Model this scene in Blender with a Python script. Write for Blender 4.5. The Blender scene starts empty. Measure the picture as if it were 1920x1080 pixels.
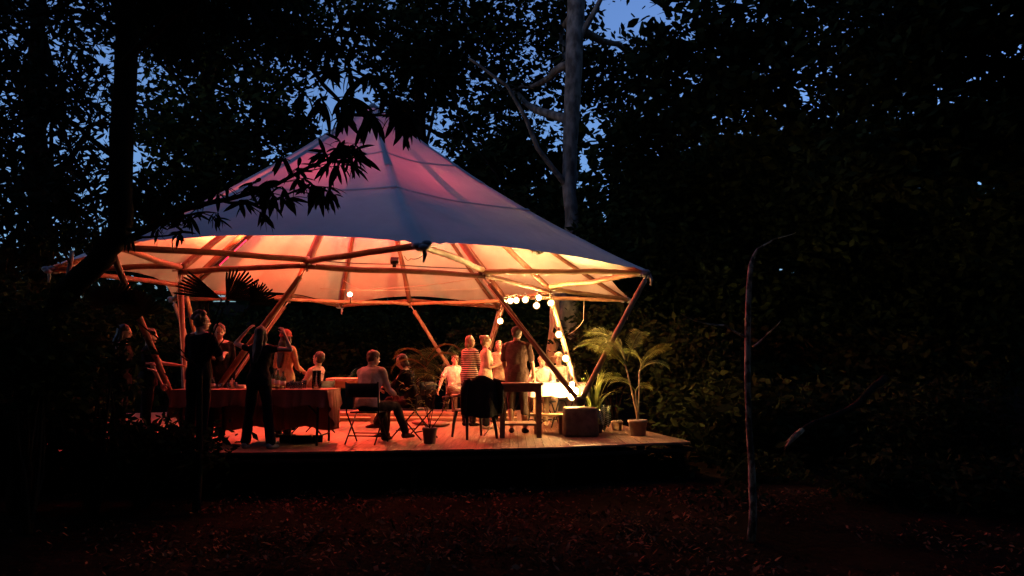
import bpy, math, random
import numpy as np
from mathutils import Vector, Matrix, Euler, noise as mnoise
random.seed(7)
rng = np.random.default_rng(7)
SC = bpy.context.scene
COL = SC.collection
PI = math.pi

# ---------------------------------------------------------------- camera
EYE = 1.13                       # above the deck surface (deck top is z = 0)
FPX, HORIZON = 1400.0, 682.5     # in pixels of the 1920 x 1080 photograph
PITCH = math.atan((HORIZON - 540) / FPX)
cam_d = bpy.data.cameras.new('camera')
cam = bpy.data.objects.new('camera', cam_d)
COL.objects.link(cam)
cam.location = (0, 0, EYE)
cam.rotation_euler = (PI / 2 + PITCH, 0, 0)
cam_d.sensor_width = 36
cam_d.lens = FPX / 1920 * 36
cam_d.clip_end = 500
SC.camera = cam

# ---------------------------------------------------------------- light
SUN_EL, SUN_ROT = math.radians(2.0), math.radians(250)
SKY_STRENGTH = 0.78
SUN_STRENGTH = 0.004
EXPOSURE = 0.0
world = bpy.data.worlds.new('World')
SC.world = world
world.use_nodes = True
wn = world.node_tree.nodes
wl = world.node_tree.links
bg = wn['Background']
sky = wn.new('ShaderNodeTexSky')
sky.sky_type = 'NISHITA'
sky.sun_disc = False
sky.sun_elevation = SUN_EL
sky.sun_rotation = SUN_ROT
sky.ozone_density = 4.5
sky.dust_density = 1.0
hs_ = wn.new('ShaderNodeHueSaturation')
hs_.inputs['Hue'].default_value = .505
hs_.inputs['Saturation'].default_value = .86
wl.new(sky.outputs[0], hs_.inputs['Color'])
wl.new(hs_.outputs[0], bg.inputs[0])
bg.inputs[1].default_value = SKY_STRENGTH
sun_d = bpy.data.lights.new('sun', 'SUN')
sun_d.energy = SUN_STRENGTH
sun_d.angle = math.radians(12)
sun_d.color = (1, .8, .65)
sun = bpy.data.objects.new('sun', sun_d)
COL.objects.link(sun)
sun.rotation_euler = (PI / 2 - SUN_EL, 0, -SUN_ROT + PI)
SC.view_settings.view_transform = 'Standard'
SC.view_settings.look = 'None'
SC.view_settings.exposure = EXPOSURE
SC.view_settings.gamma = 1
SC.view_settings.use_curve_mapping = False
SC.cycles.max_bounces = 6
SC.cycles.diffuse_bounces = 3
SC.cycles.transparent_max_bounces = 8
SC.cycles.sample_clamp_indirect = 4
SC.cycles.use_denoising = True

# lamp levels
WARM_L = 1700.0
WARM_RIGHT_W = 320.0  # warm lamp hung inside the right slope        # radiance of the warm globe bulbs
RED_BACK_W = 2200.0    # red spot on the back rim
RED_FLOOD_W = 60.0   # red floodlight on the front beam, aimed up and in
RED_MAST_W = 1900.0     # red lamp under the peak
RED_LEFT_FILL_W = 2100.0
RED_DOWN_FILL_W = 560.0
WARM_MAST_W = 260.0    # warm lamps under the peak

# ---------------------------------------------------------------- pixel -> place
CP, SP = math.cos(PITCH), math.sin(PITCH)
def ray(px, py):
    u, v = (px - 960) / FPX, (540 - py) / FPX
    return Vector((u, CP - v * SP, SP + v * CP))
def at(px, py, Y):
    d = ray(px, py)
    return Vector((0, 0, EYE)) + d * (Y / d.y)
def onz(px, py, z):
    d = ray(px, py)
    return Vector((0, 0, EYE)) + d * ((z - EYE) / d.z)

# ---------------------------------------------------------------- materials
MATS = {}
def mat(name, color, rough=.7, color2=None, scale=8, bump=0, bscale=None, metal=0, detail=4, trans=0, stretch=None, emit=None, estr=0, coat=0, spec=.5):
    if name in MATS: return MATS[name]
    m = bpy.data.materials.new(name); MATS[name] = m
    m.use_nodes = True
    n, l = m.node_tree.nodes, m.node_tree.links
    b = n['Principled BSDF']
    b.inputs['Base Color'].default_value = (*color, 1)
    b.inputs['Roughness'].default_value = rough
    b.inputs['Metallic'].default_value = metal
    b.inputs['Specular IOR Level'].default_value = spec
    if trans: b.inputs['Transmission Weight'].default_value = trans
    if coat: b.inputs['Coat Weight'].default_value = coat
    tc = n.new('ShaderNodeTexCoord'); mp = n.new('ShaderNodeMapping')
    l.new(tc.outputs['Object'], mp.inputs[0])
    if stretch: mp.inputs['Scale'].default_value = stretch
    if color2:
        t = n.new('ShaderNodeTexNoise'); t.inputs['Scale'].default_value = scale; t.inputs['Detail'].default_value = detail
        l.new(mp.outputs[0], t.inputs['Vector'])
        r = n.new('ShaderNodeValToRGB')
        r.color_ramp.elements[0].position = .35; r.color_ramp.elements[1].position = .68
        r.color_ramp.elements[0].color = (*color, 1); r.color_ramp.elements[1].color = (*color2, 1)
        l.new(t.outputs['Fac'], r.inputs[0]); l.new(r.outputs[0], b.inputs['Base Color'])
    if bump:
        t = n.new('ShaderNodeTexNoise'); t.inputs['Scale'].default_value = bscale or scale * 3; t.inputs['Detail'].default_value = 5
        l.new(mp.outputs[0], t.inputs['Vector'])
        bp = n.new('ShaderNodeBump'); bp.inputs['Strength'].default_value = bump; bp.inputs['Distance'].default_value = .02
        l.new(t.outputs['Fac'], bp.inputs['Height']); l.new(bp.outputs[0], b.inputs['Normal'])
    if emit:
        b.inputs['Emission Color'].default_value = (*emit, 1); b.inputs['Emission Strength'].default_value = estr
    return m

def fabric_mat(name, color, color2, trans):
    m = bpy.data.materials.new(name); m.use_nodes = True
    n, l = m.node_tree.nodes, m.node_tree.links
    n.remove(n['Principled BSDF'])
    out = n['Material Output']
    d = n.new('ShaderNodeBsdfDiffuse'); t = n.new('ShaderNodeBsdfTranslucent'); mx = n.new('ShaderNodeMixShader')
    tc = n.new('ShaderNodeTexCoord'); ns = n.new('ShaderNodeTexNoise'); ns.inputs['Scale'].default_value = .9; ns.inputs['Detail'].default_value = 6
    ns.inputs['Roughness'].default_value = .65
    r = n.new('ShaderNodeValToRGB'); r.color_ramp.elements[0].position = .3; r.color_ramp.elements[1].position = .7
    r.color_ramp.elements[0].color = (*color2, 1); r.color_ramp.elements[1].color = (*color, 1)
    l.new(tc.outputs['Object'], ns.inputs['Vector']); l.new(ns.outputs['Fac'], r.inputs[0])
    l.new(r.outputs[0], d.inputs[0]); l.new(r.outputs[0], t.inputs[0])
    n2 = n.new('ShaderNodeTexNoise'); n2.inputs['Scale'].default_value = 3.5; n2.inputs['Detail'].default_value = 3
    bp = n.new('ShaderNodeBump'); bp.inputs['Strength'].default_value = .35; bp.inputs['Distance'].default_value = .03
    mp = n.new('ShaderNodeMapping'); mp.inputs['Scale'].default_value = (1, 1, .35)
    l.new(tc.outputs['Object'], mp.inputs[0]); l.new(mp.outputs[0], n2.inputs['Vector'])
    l.new(n2.outputs['Fac'], bp.inputs['Height']); l.new(bp.outputs[0], d.inputs['Normal']); l.new(bp.outputs[0], t.inputs['Normal'])
    mx.inputs[0].default_value = trans
    l.new(d.outputs[0], mx.inputs[1]); l.new(t.outputs[0], mx.inputs[2]); l.new(mx.outputs[0], out.inputs[0])
    return m

def leaf_mat(name, c1, c2, trans=.25, rough=.45, scale=3.0):
    m = bpy.data.materials.new(name); m.use_nodes = True
    n, l = m.node_tree.nodes, m.node_tree.links
    b = n['Principled BSDF']; b.inputs['Roughness'].default_value = rough; b.inputs['Specular IOR Level'].default_value = (.25 if rough < .6 else 0)
    out = n['Material Output']
    tc = n.new('ShaderNodeTexCoord'); ns = n.new('ShaderNodeTexNoise'); ns.inputs['Scale'].default_value = scale
    r = n.new('ShaderNodeValToRGB'); r.color_ramp.elements[0].position = .35; r.color_ramp.elements[1].position = .65
    r.color_ramp.elements[0].color = (*c1, 1); r.color_ramp.elements[1].color = (*c2, 1)
    l.new(tc.outputs['Object'], ns.inputs['Vector']); l.new(ns.outputs['Fac'], r.inputs[0]); l.new(r.outputs[0], b.inputs['Base Color'])
    t = n.new('ShaderNodeBsdfTranslucent'); mx = n.new('ShaderNodeMixShader'); mx.inputs[0].default_value = trans
    l.new(r.outputs[0], t.inputs[0]); l.new(b.outputs[0], mx.inputs[1]); l.new(t.outputs[0], mx.inputs[2]); l.new(mx.outputs[0], out.inputs[0])
    return m

M_BAMBOO = mat('weathered_pole', (.085, .032, .018), .7, (.16, .068, .036), 5, .6, 30, stretch=(1, 1, .4))
M_BAMBOO2 = mat('pale_bamboo', (.34, .23, .12), .45, (.20, .12, .06), 4, .3, 20)
M_BARK = mat('dark_bark', (.012, .010, .008), .95, (.028, .022, .017), 5, 1, 14, spec=0, stretch=(1, 1, .4))
M_BARKP = mat('pale_mottled_bark', (.04, .034, .028), .9, (.17, .155, .135), 6, 1, 14, stretch=(1, 1, .5))
M_THIN = mat('lichen_spotted_bark', (.05, .036, .028), .9, (.34, .27, .20), 9, 1, 20, stretch=(1, 1, .6))
for n_ in M_THIN.node_tree.nodes:
    if n_.type == 'VALTORGB': n_.color_ramp.elements[0].position, n_.color_ramp.elements[1].position = .47, .56
    if n_.type == 'TEX_NOISE': n_.inputs['Scale'].default_value *= 1.6
M_BARKM = mat('brown_ridged_bark', (.16, .10, .06), .9, (.34, .23, .14), 7, 1, 16, stretch=(1, 1, .35))
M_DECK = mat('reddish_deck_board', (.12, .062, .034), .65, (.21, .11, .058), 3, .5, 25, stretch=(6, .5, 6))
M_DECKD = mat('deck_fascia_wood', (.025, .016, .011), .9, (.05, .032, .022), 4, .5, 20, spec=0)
M_WOOD = mat('table_wood', (.30, .16, .09), .5, (.42, .25, .14), 4, .3, 30, stretch=(.6, 5, 5))
M_WOODD = mat('dark_table_wood', (.16, .085, .05), .5, (.24, .13, .08), 4, .3, 30, stretch=(5, .6, 5))
M_BLACK = mat('black_cloth', (.010, .009, .010), .95, (.018, .016, .016), 12, .4, 40, spec=.08)
M_CHAIR = mat('black_painted_steel', (.012, .012, .013), .6, spec=.25)
M_PLASTIC = mat('dark_moulded_plastic', (.02, .018, .016), .45)
M_CLOTH = mat('dark_red_tablecloth', (.20, .07, .05), .85, (.27, .10, .07), 3, .5, 8)
M_WHITECL = mat('white_cloth', (.78, .75, .68), .8, (.7, .66, .58), 5, .5, 20)
M_CONC = mat('grey_concrete', (.13, .095, .065), .95, (.21, .16, .11), 9, .6, 40, spec=.1)
M_CLAY = mat('clay_pot', (.30, .17, .10), .8, (.40, .26, .17), 7, .4, 30)
M_DPOT = mat('dark_plant_pot', (.10, .05, .035), .8, (.16, .085, .06), 7, .4, 30)
M_SOIL = mat('potting_soil', (.05, .035, .025), 1, (.09, .07, .05), 20, 1, 30)
M_STONE = mat('pale_pebbles', (.45, .42, .38), .8)
def thin_glass(name, tint):
    m = bpy.data.materials.new(name); m.use_nodes = True; n, l = m.node_tree.nodes, m.node_tree.links; n.remove(n['Principled BSDF'])
    t = n.new('ShaderNodeBsdfTransparent'); t.inputs[0].default_value = (*tint, 1); g_ = n.new('ShaderNodeBsdfGlossy'); g_.inputs['Roughness'].default_value = .08
    f_ = n.new('ShaderNodeFresnel'); f_.inputs[0].default_value = 1.9; mx = n.new('ShaderNodeMixShader')
    l.new(f_.outputs[0], mx.inputs[0]); l.new(t.outputs[0], mx.inputs[1]); l.new(g_.outputs[0], mx.inputs[2]); l.new(mx.outputs[0], n['Material Output'].inputs[0]); return m
M_GLASS = thin_glass('clear_glass', (.9, .92, .9))
M_BOTTLE = mat('green_glass', (.10, .22, .10), .06, trans=.85)
M_WIRE = mat('black_cable', (.015, .012, .01), .6)
M_ROPE = mat('pale_rope', (.45, .38, .28), .9)
M_METAL = mat('steel_rod', (.45, .44, .42), .35, metal=.9)
M_WRAP = mat('pale_cloth_wrap', (.12, .13, .15), .7, (.25, .26, .28), 9, .7, 15)
M_SKIN = mat('fair_skin', (.40, .235, .165), .5, (.45, .27, .19), 6)
M_SKIN2 = mat('tanned_skin', (.36, .21, .14), .5, (.42, .25, .17), 6)
M_EYE = mat('dark_eye', (.02, .015, .012), .2)
M_LIP = mat('lips', (.38, .15, .12), .5)
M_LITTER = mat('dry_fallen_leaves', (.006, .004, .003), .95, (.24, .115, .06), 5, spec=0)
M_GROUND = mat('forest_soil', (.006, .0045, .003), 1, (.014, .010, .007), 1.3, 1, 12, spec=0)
M_ROOF = mat('pale_sheet_roof', (.5, .52, .55), .5, (.4, .42, .45), 2)
M_PLASTER = mat('plaster_wall', (.3, .28, .25), .9, (.25, .24, .22), 3)
M_CANOPY = fabric_mat('canopy_canvas', (.57, .57, .575), (.45, .455, .47), .021)
M_SEAM = fabric_mat('canopy_seam_canvas', (.44, .435, .44), (.38, .38, .40), .03)
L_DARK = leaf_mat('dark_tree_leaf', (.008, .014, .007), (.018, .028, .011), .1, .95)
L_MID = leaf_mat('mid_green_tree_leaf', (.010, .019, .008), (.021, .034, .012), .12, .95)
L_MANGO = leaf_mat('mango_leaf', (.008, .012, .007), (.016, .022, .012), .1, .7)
L_PALM = leaf_mat('palm_leaf', (.10, .14, .03), (.20, .24, .07), .35, .4)
L_PALMD = leaf_mat('dry_palm_leaf', (.12, .07, .03), (.20, .13, .05), .3, .6)
L_PALE = leaf_mat('pale_veined_leaf', (.06, .10, .04), (.5, .5, .38), .2, .5, 30)
def glow_globe_mat():  # white core and orange rim paint the bulb's glow into the shading
    m = bpy.data.materials.new('warm_globe_glow'); m.use_nodes = True; n, l = m.node_tree.nodes, m.node_tree.links
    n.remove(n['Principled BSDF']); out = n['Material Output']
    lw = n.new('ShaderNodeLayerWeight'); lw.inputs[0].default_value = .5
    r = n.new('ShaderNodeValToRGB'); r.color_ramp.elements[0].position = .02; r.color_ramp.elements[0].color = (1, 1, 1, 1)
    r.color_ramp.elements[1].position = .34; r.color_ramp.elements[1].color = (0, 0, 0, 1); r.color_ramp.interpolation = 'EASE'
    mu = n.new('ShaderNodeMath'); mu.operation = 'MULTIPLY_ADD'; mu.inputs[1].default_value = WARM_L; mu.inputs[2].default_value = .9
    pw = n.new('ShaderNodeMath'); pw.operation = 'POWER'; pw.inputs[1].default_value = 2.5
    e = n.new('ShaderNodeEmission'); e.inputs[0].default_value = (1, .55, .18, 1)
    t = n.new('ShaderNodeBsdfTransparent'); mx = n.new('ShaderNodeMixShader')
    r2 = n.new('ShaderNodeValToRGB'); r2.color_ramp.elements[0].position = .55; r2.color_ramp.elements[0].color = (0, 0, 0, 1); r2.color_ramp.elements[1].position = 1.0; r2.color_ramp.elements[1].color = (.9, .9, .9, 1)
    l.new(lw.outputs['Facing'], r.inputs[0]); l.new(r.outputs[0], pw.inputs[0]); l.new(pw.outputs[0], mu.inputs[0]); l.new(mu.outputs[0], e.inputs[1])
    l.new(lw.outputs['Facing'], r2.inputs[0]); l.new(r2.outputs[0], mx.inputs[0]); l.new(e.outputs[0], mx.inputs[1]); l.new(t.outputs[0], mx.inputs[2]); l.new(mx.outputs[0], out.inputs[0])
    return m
M_WARM = glow_globe_mat()
M_REDLENS = mat('red_lamp_lens', (1, .1, .05), .3, emit=(1.0, .22, .12), estr=60)
M_REDFACE = mat('red_flood_face', (1, .1, .05), .3, emit=(1.0, .03, .01), estr=.5)

# ---------------------------------------------------------------- mesh helpers
class MB:
    def __init__(s): s.v = []; s.f = []
    def add(s, v, f):
        o = len(s.v); s.v += [tuple(p) for p in v]; s.f += [tuple(i + o for i in q) for q in f]; return s
    def box(s, c, size, rot=None):
        hx, hy, hz = size[0] / 2, size[1] / 2, size[2] / 2
        R = (rot if isinstance(rot, Matrix) else Euler(rot).to_matrix()) if rot is not None else None
        vs = []
        for x, y, z in ((-1,-1,-1),(1,-1,-1),(1,1,-1),(-1,1,-1),(-1,-1,1),(1,-1,1),(1,1,1),(-1,1,1)):
            p = Vector((x * hx, y * hy, z * hz))
            if R: p = R @ p
            vs.append(p + Vector(c))
        return s.add(vs, [(0,3,2,1),(4,5,6,7),(0,1,5,4),(1,2,6,5),(2,3,7,6),(3,0,4,7)])
    def bar(s, a, b, w, h):
        a, b = Vector(a), Vector(b); d = b - a
        q = d.to_track_quat('Z', 'Y').to_matrix()
        return s.box((a + b) / 2, (w, h, d.length), q)
    def tube(s, pts, rad, n=8, cap=True, flat=1.0, ref=None):
        pts = [Vector(p) for p in pts]
        if not hasattr(rad, '__len__'): rad = [rad] * len(pts)
        rings = []; prev = None
        for i, p in enumerate(pts):
            t = (pts[min(i + 1, len(pts) - 1)] - pts[max(i - 1, 0)])
            if t.length < 1e-9: t = Vector((0, 0, 1))
            t.normalize()
            if prev is None:
                a = Vector(ref) if ref is not None else (Vector((0, 0, 1)) if abs(t.z) < .9 else Vector((1, 0, 0)))
                u = (a - t * a.dot(t)).normalized()
            else:
                u = (prev - t * prev.dot(t)).normalized()
            prev = u; w = t.cross(u)
            r = rad[i]; rx, ry = (r if hasattr(r, '__len__') else (r, r * flat))
            rings.append([p + u * (rx * math.cos(2 * PI * k / n)) + w * (ry * math.sin(2 * PI * k / n)) for k in range(n)])
        v = [q for r in rings for q in r]; f = []
        for i in range(len(rings) - 1):
            for k in range(n):
                f.append((i * n + k, i * n + (k + 1) % n, (i + 1) * n + (k + 1) % n, (i + 1) * n + k))
        if cap:
            f.append(tuple(range(n - 1, -1, -1))); f.append(tuple((len(rings) - 1) * n + k for k in range(n)))
        return s.add(v, f)
    def lathe(s, c, prof, n=20):
        v = []; f = []; c = Vector(c)
        for r, z in prof:
            for k in range(n): v.append(c + Vector((r * math.cos(2 * PI * k / n), r * math.sin(2 * PI * k / n), z)))
        for i in range(len(prof) - 1):
            for k in range(n): f.append((i * n + k, i * n + (k + 1) % n, (i + 1) * n + (k + 1) % n, (i + 1) * n + k))
        f.append(tuple(range(n - 1, -1, -1))); f.append(tuple((len(prof) - 1) * n + k for k in range(n)))
        return s.add(v, f)
    def ell(s, c, r, R=None, nu=12, nv=8):
        c = Vector(c)
        if not hasattr(r, '__len__'): r = (r, r, r)
        v = [Vector((0, 0, -r[2]))]; f = []
        for j in range(1, nv):
            a = -PI / 2 + PI * j / nv
            for k in range(nu): v.append(Vector((r[0] * math.cos(a) * math.cos(2 * PI * k / nu), r[1] * math.cos(a) * math.sin(2 * PI * k / nu), r[2] * math.sin(a))))
        v.append(Vector((0, 0, r[2])))
        for k in range(nu):
            f.append((0, 1 + (k + 1) % nu, 1 + k)); b = 1 + (nv - 2) * nu
            f.append((b + k, b + (k + 1) % nu, len(v) - 1))
        for j in range(nv - 2):
            for k in range(nu):
                a = 1 + j * nu; f.append((a + k, a + (k + 1) % nu, a + nu + (k + 1) % nu, a + nu + k))
        if R is not None: v = [R @ p for p in v]
        return s.add([p + c for p in v], f)
    def mesh(s, name, m=None, smooth=True):
        me = bpy.data.meshes.new(name); me.from_pydata([tuple(p) for p in s.v], [], s.f); me.update()
        if m: me.materials.append(m)
        if smooth: me.shade_smooth() if hasattr(me, 'shade_smooth') else me.polygons.foreach_set('use_smooth', [True] * len(me.polygons))
        return me
    def build(s, name, m, parent=None, smooth=True, loc=None):
        return link(name, s.mesh(name, m, smooth), parent, loc)

def link(name, me, parent=None, loc=None):
    o = bpy.data.objects.new(name, me); COL.objects.link(o)
    if parent is not None: o.parent = parent
    if loc is not None: o.location = loc
    return o
def tag(o, label=None, cat=None, group=None, kind=None):
    if label: o['label'] = label
    if cat: o['category'] = cat
    if group: o['group'] = group
    if kind: o['kind'] = kind
    return o
def thing(name, loc, label, cat, group=None, rotz=0):
    o = bpy.data.objects.new(name, None); COL.objects.link(o)
    o.location = loc; o.rotation_euler = (0, 0, rotz); o.empty_display_size = .1
    return tag(o, label, cat, group)
def kids(o): return [c for c in COL.objects if c.parent == o]
def copy_tree(o, parent=None):
    c = o.copy(); COL.objects.link(c); c.parent = parent
    for k in kids(o): copy_tree(k, c)
    return c
def np_mesh(name, V, nper, m, smooth=False):
    """V: (N, nper, 3) - N polygons with nper corners each"""
    N = V.shape[0]
    me = bpy.data.meshes.new(name)
    me.vertices.add(N * nper); me.vertices.foreach_set('co', V.reshape(-1).astype(np.float32))
    me.loops.add(N * nper); me.loops.foreach_set('vertex_index', np.arange(N * nper, dtype=np.int32))
    me.polygons.add(N); me.polygons.foreach_set('loop_start', np.arange(0, N * nper, nper, dtype=np.int32))
    me.polygons.foreach_set('loop_total', np.full(N, nper, dtype=np.int32))
    me.update(calc_edges=True); me.materials.append(m)
    return me
def wander(a, b, n, amp, seed):
    a, b = Vector(a), Vector(b); L = (b - a).length; out = []
    for i in range(n + 1):
        t = i / n; p = a.lerp(b, t); k = math.sin(PI * t) ** .5 if 0 < t < 1 else 0
        nz = mnoise.noise_vector(Vector((seed * 3.1, t * L * .8, seed)))
        nz2 = mnoise.noise_vector(Vector((seed * 5.7, t * L * 4, seed + 9)))
        out.append(p + (nz * amp + nz2 * amp * .18) * k)
    return out
def pole_mb(mb, a, b, r, seed, amp=.03, bamboo=False, taper=.85, n=9):
    a, b = Vector(a), Vector(b); L = (b - a).length
    st = max(4, int(L / (.07 if bamboo else .12)))
    pts = wander(a, b, st, amp, seed); rad = []
    for i in range(st + 1):
        t = i / st; rr = r * (1 - (1 - taper) * t)
        if bamboo:
            if i % 5 == 2: rr *= 1.14
        else: rr *= 1 + .12 * mnoise.noise(Vector((seed, t * L * 3, 0)))
        rad.append(rr)
    mb.tube(pts, rad, n)
    return mb

# ================================================================ SETTING
GZ = -.55
def ground_h(x, y):
    h = GZ
    h += .10 * mnoise.noise(Vector((x * .25, y * .25, 0))) + .035 * mnoise.noise(Vector((x * 1.3, y * 1.3, 4)))
    if y > 24: h += (y - 24) * .10
    if x > 6: h += (x - 6) * .03
    return h
mb = MB(); nx, ny = 110, 120
xs = [(-1 if i < 0 else 1) * (abs(i) / 55) ** 1.8 * 160 for i in range(-55, 56)]
ys = [-60 + 60 * (j / 20) for j in range(20)] + [240 * (j / 100) ** 2.2 for j in range(101)]
mb.v = [(x, y, ground_h(x, y)) for y in ys for x in xs]
W = len(xs)
mb.f = [(j * W + i, j * W + i + 1, (j + 1) * W + i + 1, (j + 1) * W + i) for j in range(len(ys) - 1) for i in range(W - 1)]
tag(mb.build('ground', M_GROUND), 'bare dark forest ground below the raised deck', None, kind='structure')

# leaf litter in front of the deck
N = 24000
X = rng.uniform(-6.5, 7, N); Y = rng.uniform(3.8, 10.2, N) ** 1.0
sz = rng.uniform(.010, .032, N) * np.where(rng.random(N) > .96, 1.7, 1)
keep = np.array([mnoise.noise(Vector((a * .55, b * .9, 2))) + .5 * mnoise.noise(Vector((a * 2.1, b * 2.6, 7))) - max(0, abs(a + .2) - 2.2) * .34 for a, b in zip(X, Y)]) > rng.uniform(-.75, .30, N)
X, Y, sz = X[keep], Y[keep], sz[keep]; N = len(X)
ang = rng.uniform(0, 2 * PI, N); tilt = rng.normal(0, .5, N); tilt2 = rng.normal(0, .5, N)
def leaf_quads(P, A, sz, wd, U, Wd):
    """diamond leaves: centre P, long axis U, side axis Wd"""
    q = np.stack([P - U * sz[:, None], P + Wd * (sz * wd)[:, None], P + U * sz[:, None], P - Wd * (sz * wd)[:, None]], 1)
    return q
Zg = np.array([ground_h(a, b) for a, b in zip(X, Y)]) + .015 + rng.random(N) * .02
U = np.stack([np.cos(ang), np.sin(ang), tilt], 1); Wv = np.stack([-np.sin(ang), np.cos(ang), tilt2], 1)
V = leaf_quads(np.stack([X, Y, Zg], 1), None, sz, .45, U, Wv)
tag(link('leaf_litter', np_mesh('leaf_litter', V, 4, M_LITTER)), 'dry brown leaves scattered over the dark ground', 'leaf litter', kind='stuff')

# ================================================================ THE DECK
DK = [(-6.6, 9.72), (-3.25, 9.78), (.3, 10.30), (2.62, 11.12), (1.95, 14.6), (1.3, 18.2), (-.4, 18.9), (-6.0, 18.9), (-9.2, 17.3), (-9.4, 12.4)]
def deck_span(x):
    ys_ = []
    for (x0, y0), (x1, y1) in zip(DK, DK[1:] + DK[:1]):
        if (x0 <= x < x1) or (x1 <= x < x0): ys_.append(y0 + (y1 - y0) * (x - x0) / (x1 - x0))
    return (min(ys_), max(ys_)) if len(ys_) >= 2 else None
deck = thing('wooden_deck', (0, 0, 0), 'raised timber deck under the tent lit red and amber', 'deck')
bw = .118; x = -9.35; r_ = random.Random(3)
while x < 2.6:
    x1 = min(x + bw - .0035, 2.61)
    a, b = deck_span(x + .001), deck_span(x1)
    if a and b:
        dz = r_.uniform(-.002, .002); mb = MB(); g = .004
        # board with a bevelled pair of ribs along its length
        pr = [0, .25, .5, .75, 1]; zz = [0, -.0015, 0, -.0015, 0]
        v = []
        for k in range(5):
            xx = x + (x1 - x) * pr[k]; yn = a[0] + (b[0] - a[0]) * pr[k]; yf = a[1] + (b[1] - a[1]) * pr[k]
            v += [(xx, yn - .03, zz[k] + dz), (xx, yf, zz[k] + dz)]
        v += [(x, a[0] - .03, -.03), (x, a[1], -.03), (x1, b[0] - .03, -.03), (x1, b[1], -.03)]
        f = [(0, 2, 3, 1), (2, 4, 5, 3), (4, 6, 7, 5), (6, 8, 9, 7), (10, 0, 1, 11), (8, 12, 13, 9), (10, 11, 13, 12), (0, 10, 12, 8, 6, 4, 2), (1, 3, 5, 7, 9, 13, 11)]
        mb.add(v, f).build('deck_board', M_DECK, deck, False)
    x += bw
for (x0, y0), (x1, y1) in zip(DK, DK[1:] + DK[:1]):
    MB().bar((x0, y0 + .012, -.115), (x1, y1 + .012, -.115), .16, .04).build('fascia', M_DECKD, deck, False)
    m_ = MB(); 
    for t in (.1, .55):
        px_, py_ = x0 + (x1 - x0) * t, y0 + (y1 - y0) * t + .25
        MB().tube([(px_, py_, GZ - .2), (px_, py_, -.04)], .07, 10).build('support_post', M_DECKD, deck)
for k in range(8):
    yy = 10.6 + k * 1.15
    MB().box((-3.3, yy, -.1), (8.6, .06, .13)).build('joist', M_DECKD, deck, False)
# low timber step across the back of the dance floor
st_ = thing('timber_step', (-1.9, 15.0, 0), 'long low timber step lying across the back of the deck', 'step')
for k, (dy, dz) in enumerate(((0, .06), (.16, .06), (.34, .14), (.50, .14))):
    MB().box((0, dy, dz), (4.0, .15, .03)).build('plank', M_WOOD, st_, False)
MB().box((0, -.06, .022), (4.0, .03, .044)).build('riser', M_WOODD, st_, False)
MB().box((0, .27, .06), (4.0, .03, .12)).build('riser', M_WOODD, st_, False)

# ================================================================ THE TENT
H = 2.63
CX, CY, RR, RT, OFF = -2.885, 15.0, 3.68, 5.71, -94.0
def node(k, r, z=H):
    a = math.radians(OFF + 45 * k); return Vector((CX + r * math.cos(a), CY + r * math.sin(a), z))
RING = {0: onz(577, 499, H), 1: onz(905, 517, H), 2: onz(1031, 547, H), 3: onz(947, 564, H), 4: onz(768, 570, H), 5: onz(543, 562, H), 6: onz(347, 542, H), 7: onz(338, 510, H)}
TIP = {0: onz(790, 463, H), 1: onz(1216, 513, H), 2: onz(1180, 564, H), 3: node(3.5, RT), 4: onz(638, 575, H), 5: node(5.5, RT), 6: onz(88, 507, H), 7: onz(207, 464, H)}
PEAK = Vector((CX, CY, 6.5))
tent = thing('tensile_tent', (0, 0, 0), 'large peaked canvas tent on a bamboo frame over the deck', 'tent')
# canvas
NU, NS = 40, 30
def edge(k, u):
    a, b = TIP[k], TIP[(k + 1) % 8]; p = a.lerp(b, u); c4 = 4 * u * (1 - u)
    inw = Vector((CX - p.x, CY - p.y, 0)).normalized()
    return p + inw * (.52 * c4) + Vector((0, 0, .05 + .20 * c4))
def canopy(k, u, s):
    e = edge(k, u); p = PEAK.lerp(e, s); c4 = 4 * u * (1 - u)
    p.z -= .30 * 4 * s * (1 - s) * (.8 if s < .5 else .8)
    p.z -= .10 * c4 * math.sin(PI * s)
    cr = (1 - min(1, 5 * min(u, 1 - u))) * (.5 + .5 * s)      # pull creases running out to each tip
    p.z += .014 * mnoise.noise(Vector((p.x * 1.4, p.y * 1.4, 3))) + .020 * cr * math.sin(u * 140)
    if s < .03: p.z -= .03
    return p
mb = MB(); ring_n = 8 * NU
for j in range(NS + 1):
    s = max(.015, j / NS)
    for k in range(8):
        for i in range(NU): mb.v.append(canopy(k, i / NU, s))
for j in range(NS):
    for q in range(ring_n):
        mb.f.append((j * ring_n + q, j * ring_n + (q + 1) % ring_n, (j + 1) * ring_n + (q + 1) % ring_n, (j + 1) * ring_n + q))
canvas = mb.build('canvas', M_CANOPY, tent)
canvas.data.materials[0] = M_CANOPY
# seams, stitched across each panel
for sf in (.36, .62):
    mb = MB()
    for k in range(8):
        wv = .012 if sf < .9 else .02
        a_ = [canopy(k, i / 12, sf - wv / 2) + Vector((0, 0, .006)) for i in range(13)]
        b_ = [canopy(k, i / 12, min(1, sf + wv / 3)) + Vector((0, 0, .006)) for i in range(13)]
        mb.add(a_ + b_, [(i, i + 1, 14 + i, 13 + i) for i in range(12)])
    mb.build('seam', M_SEAM, tent)
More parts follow.
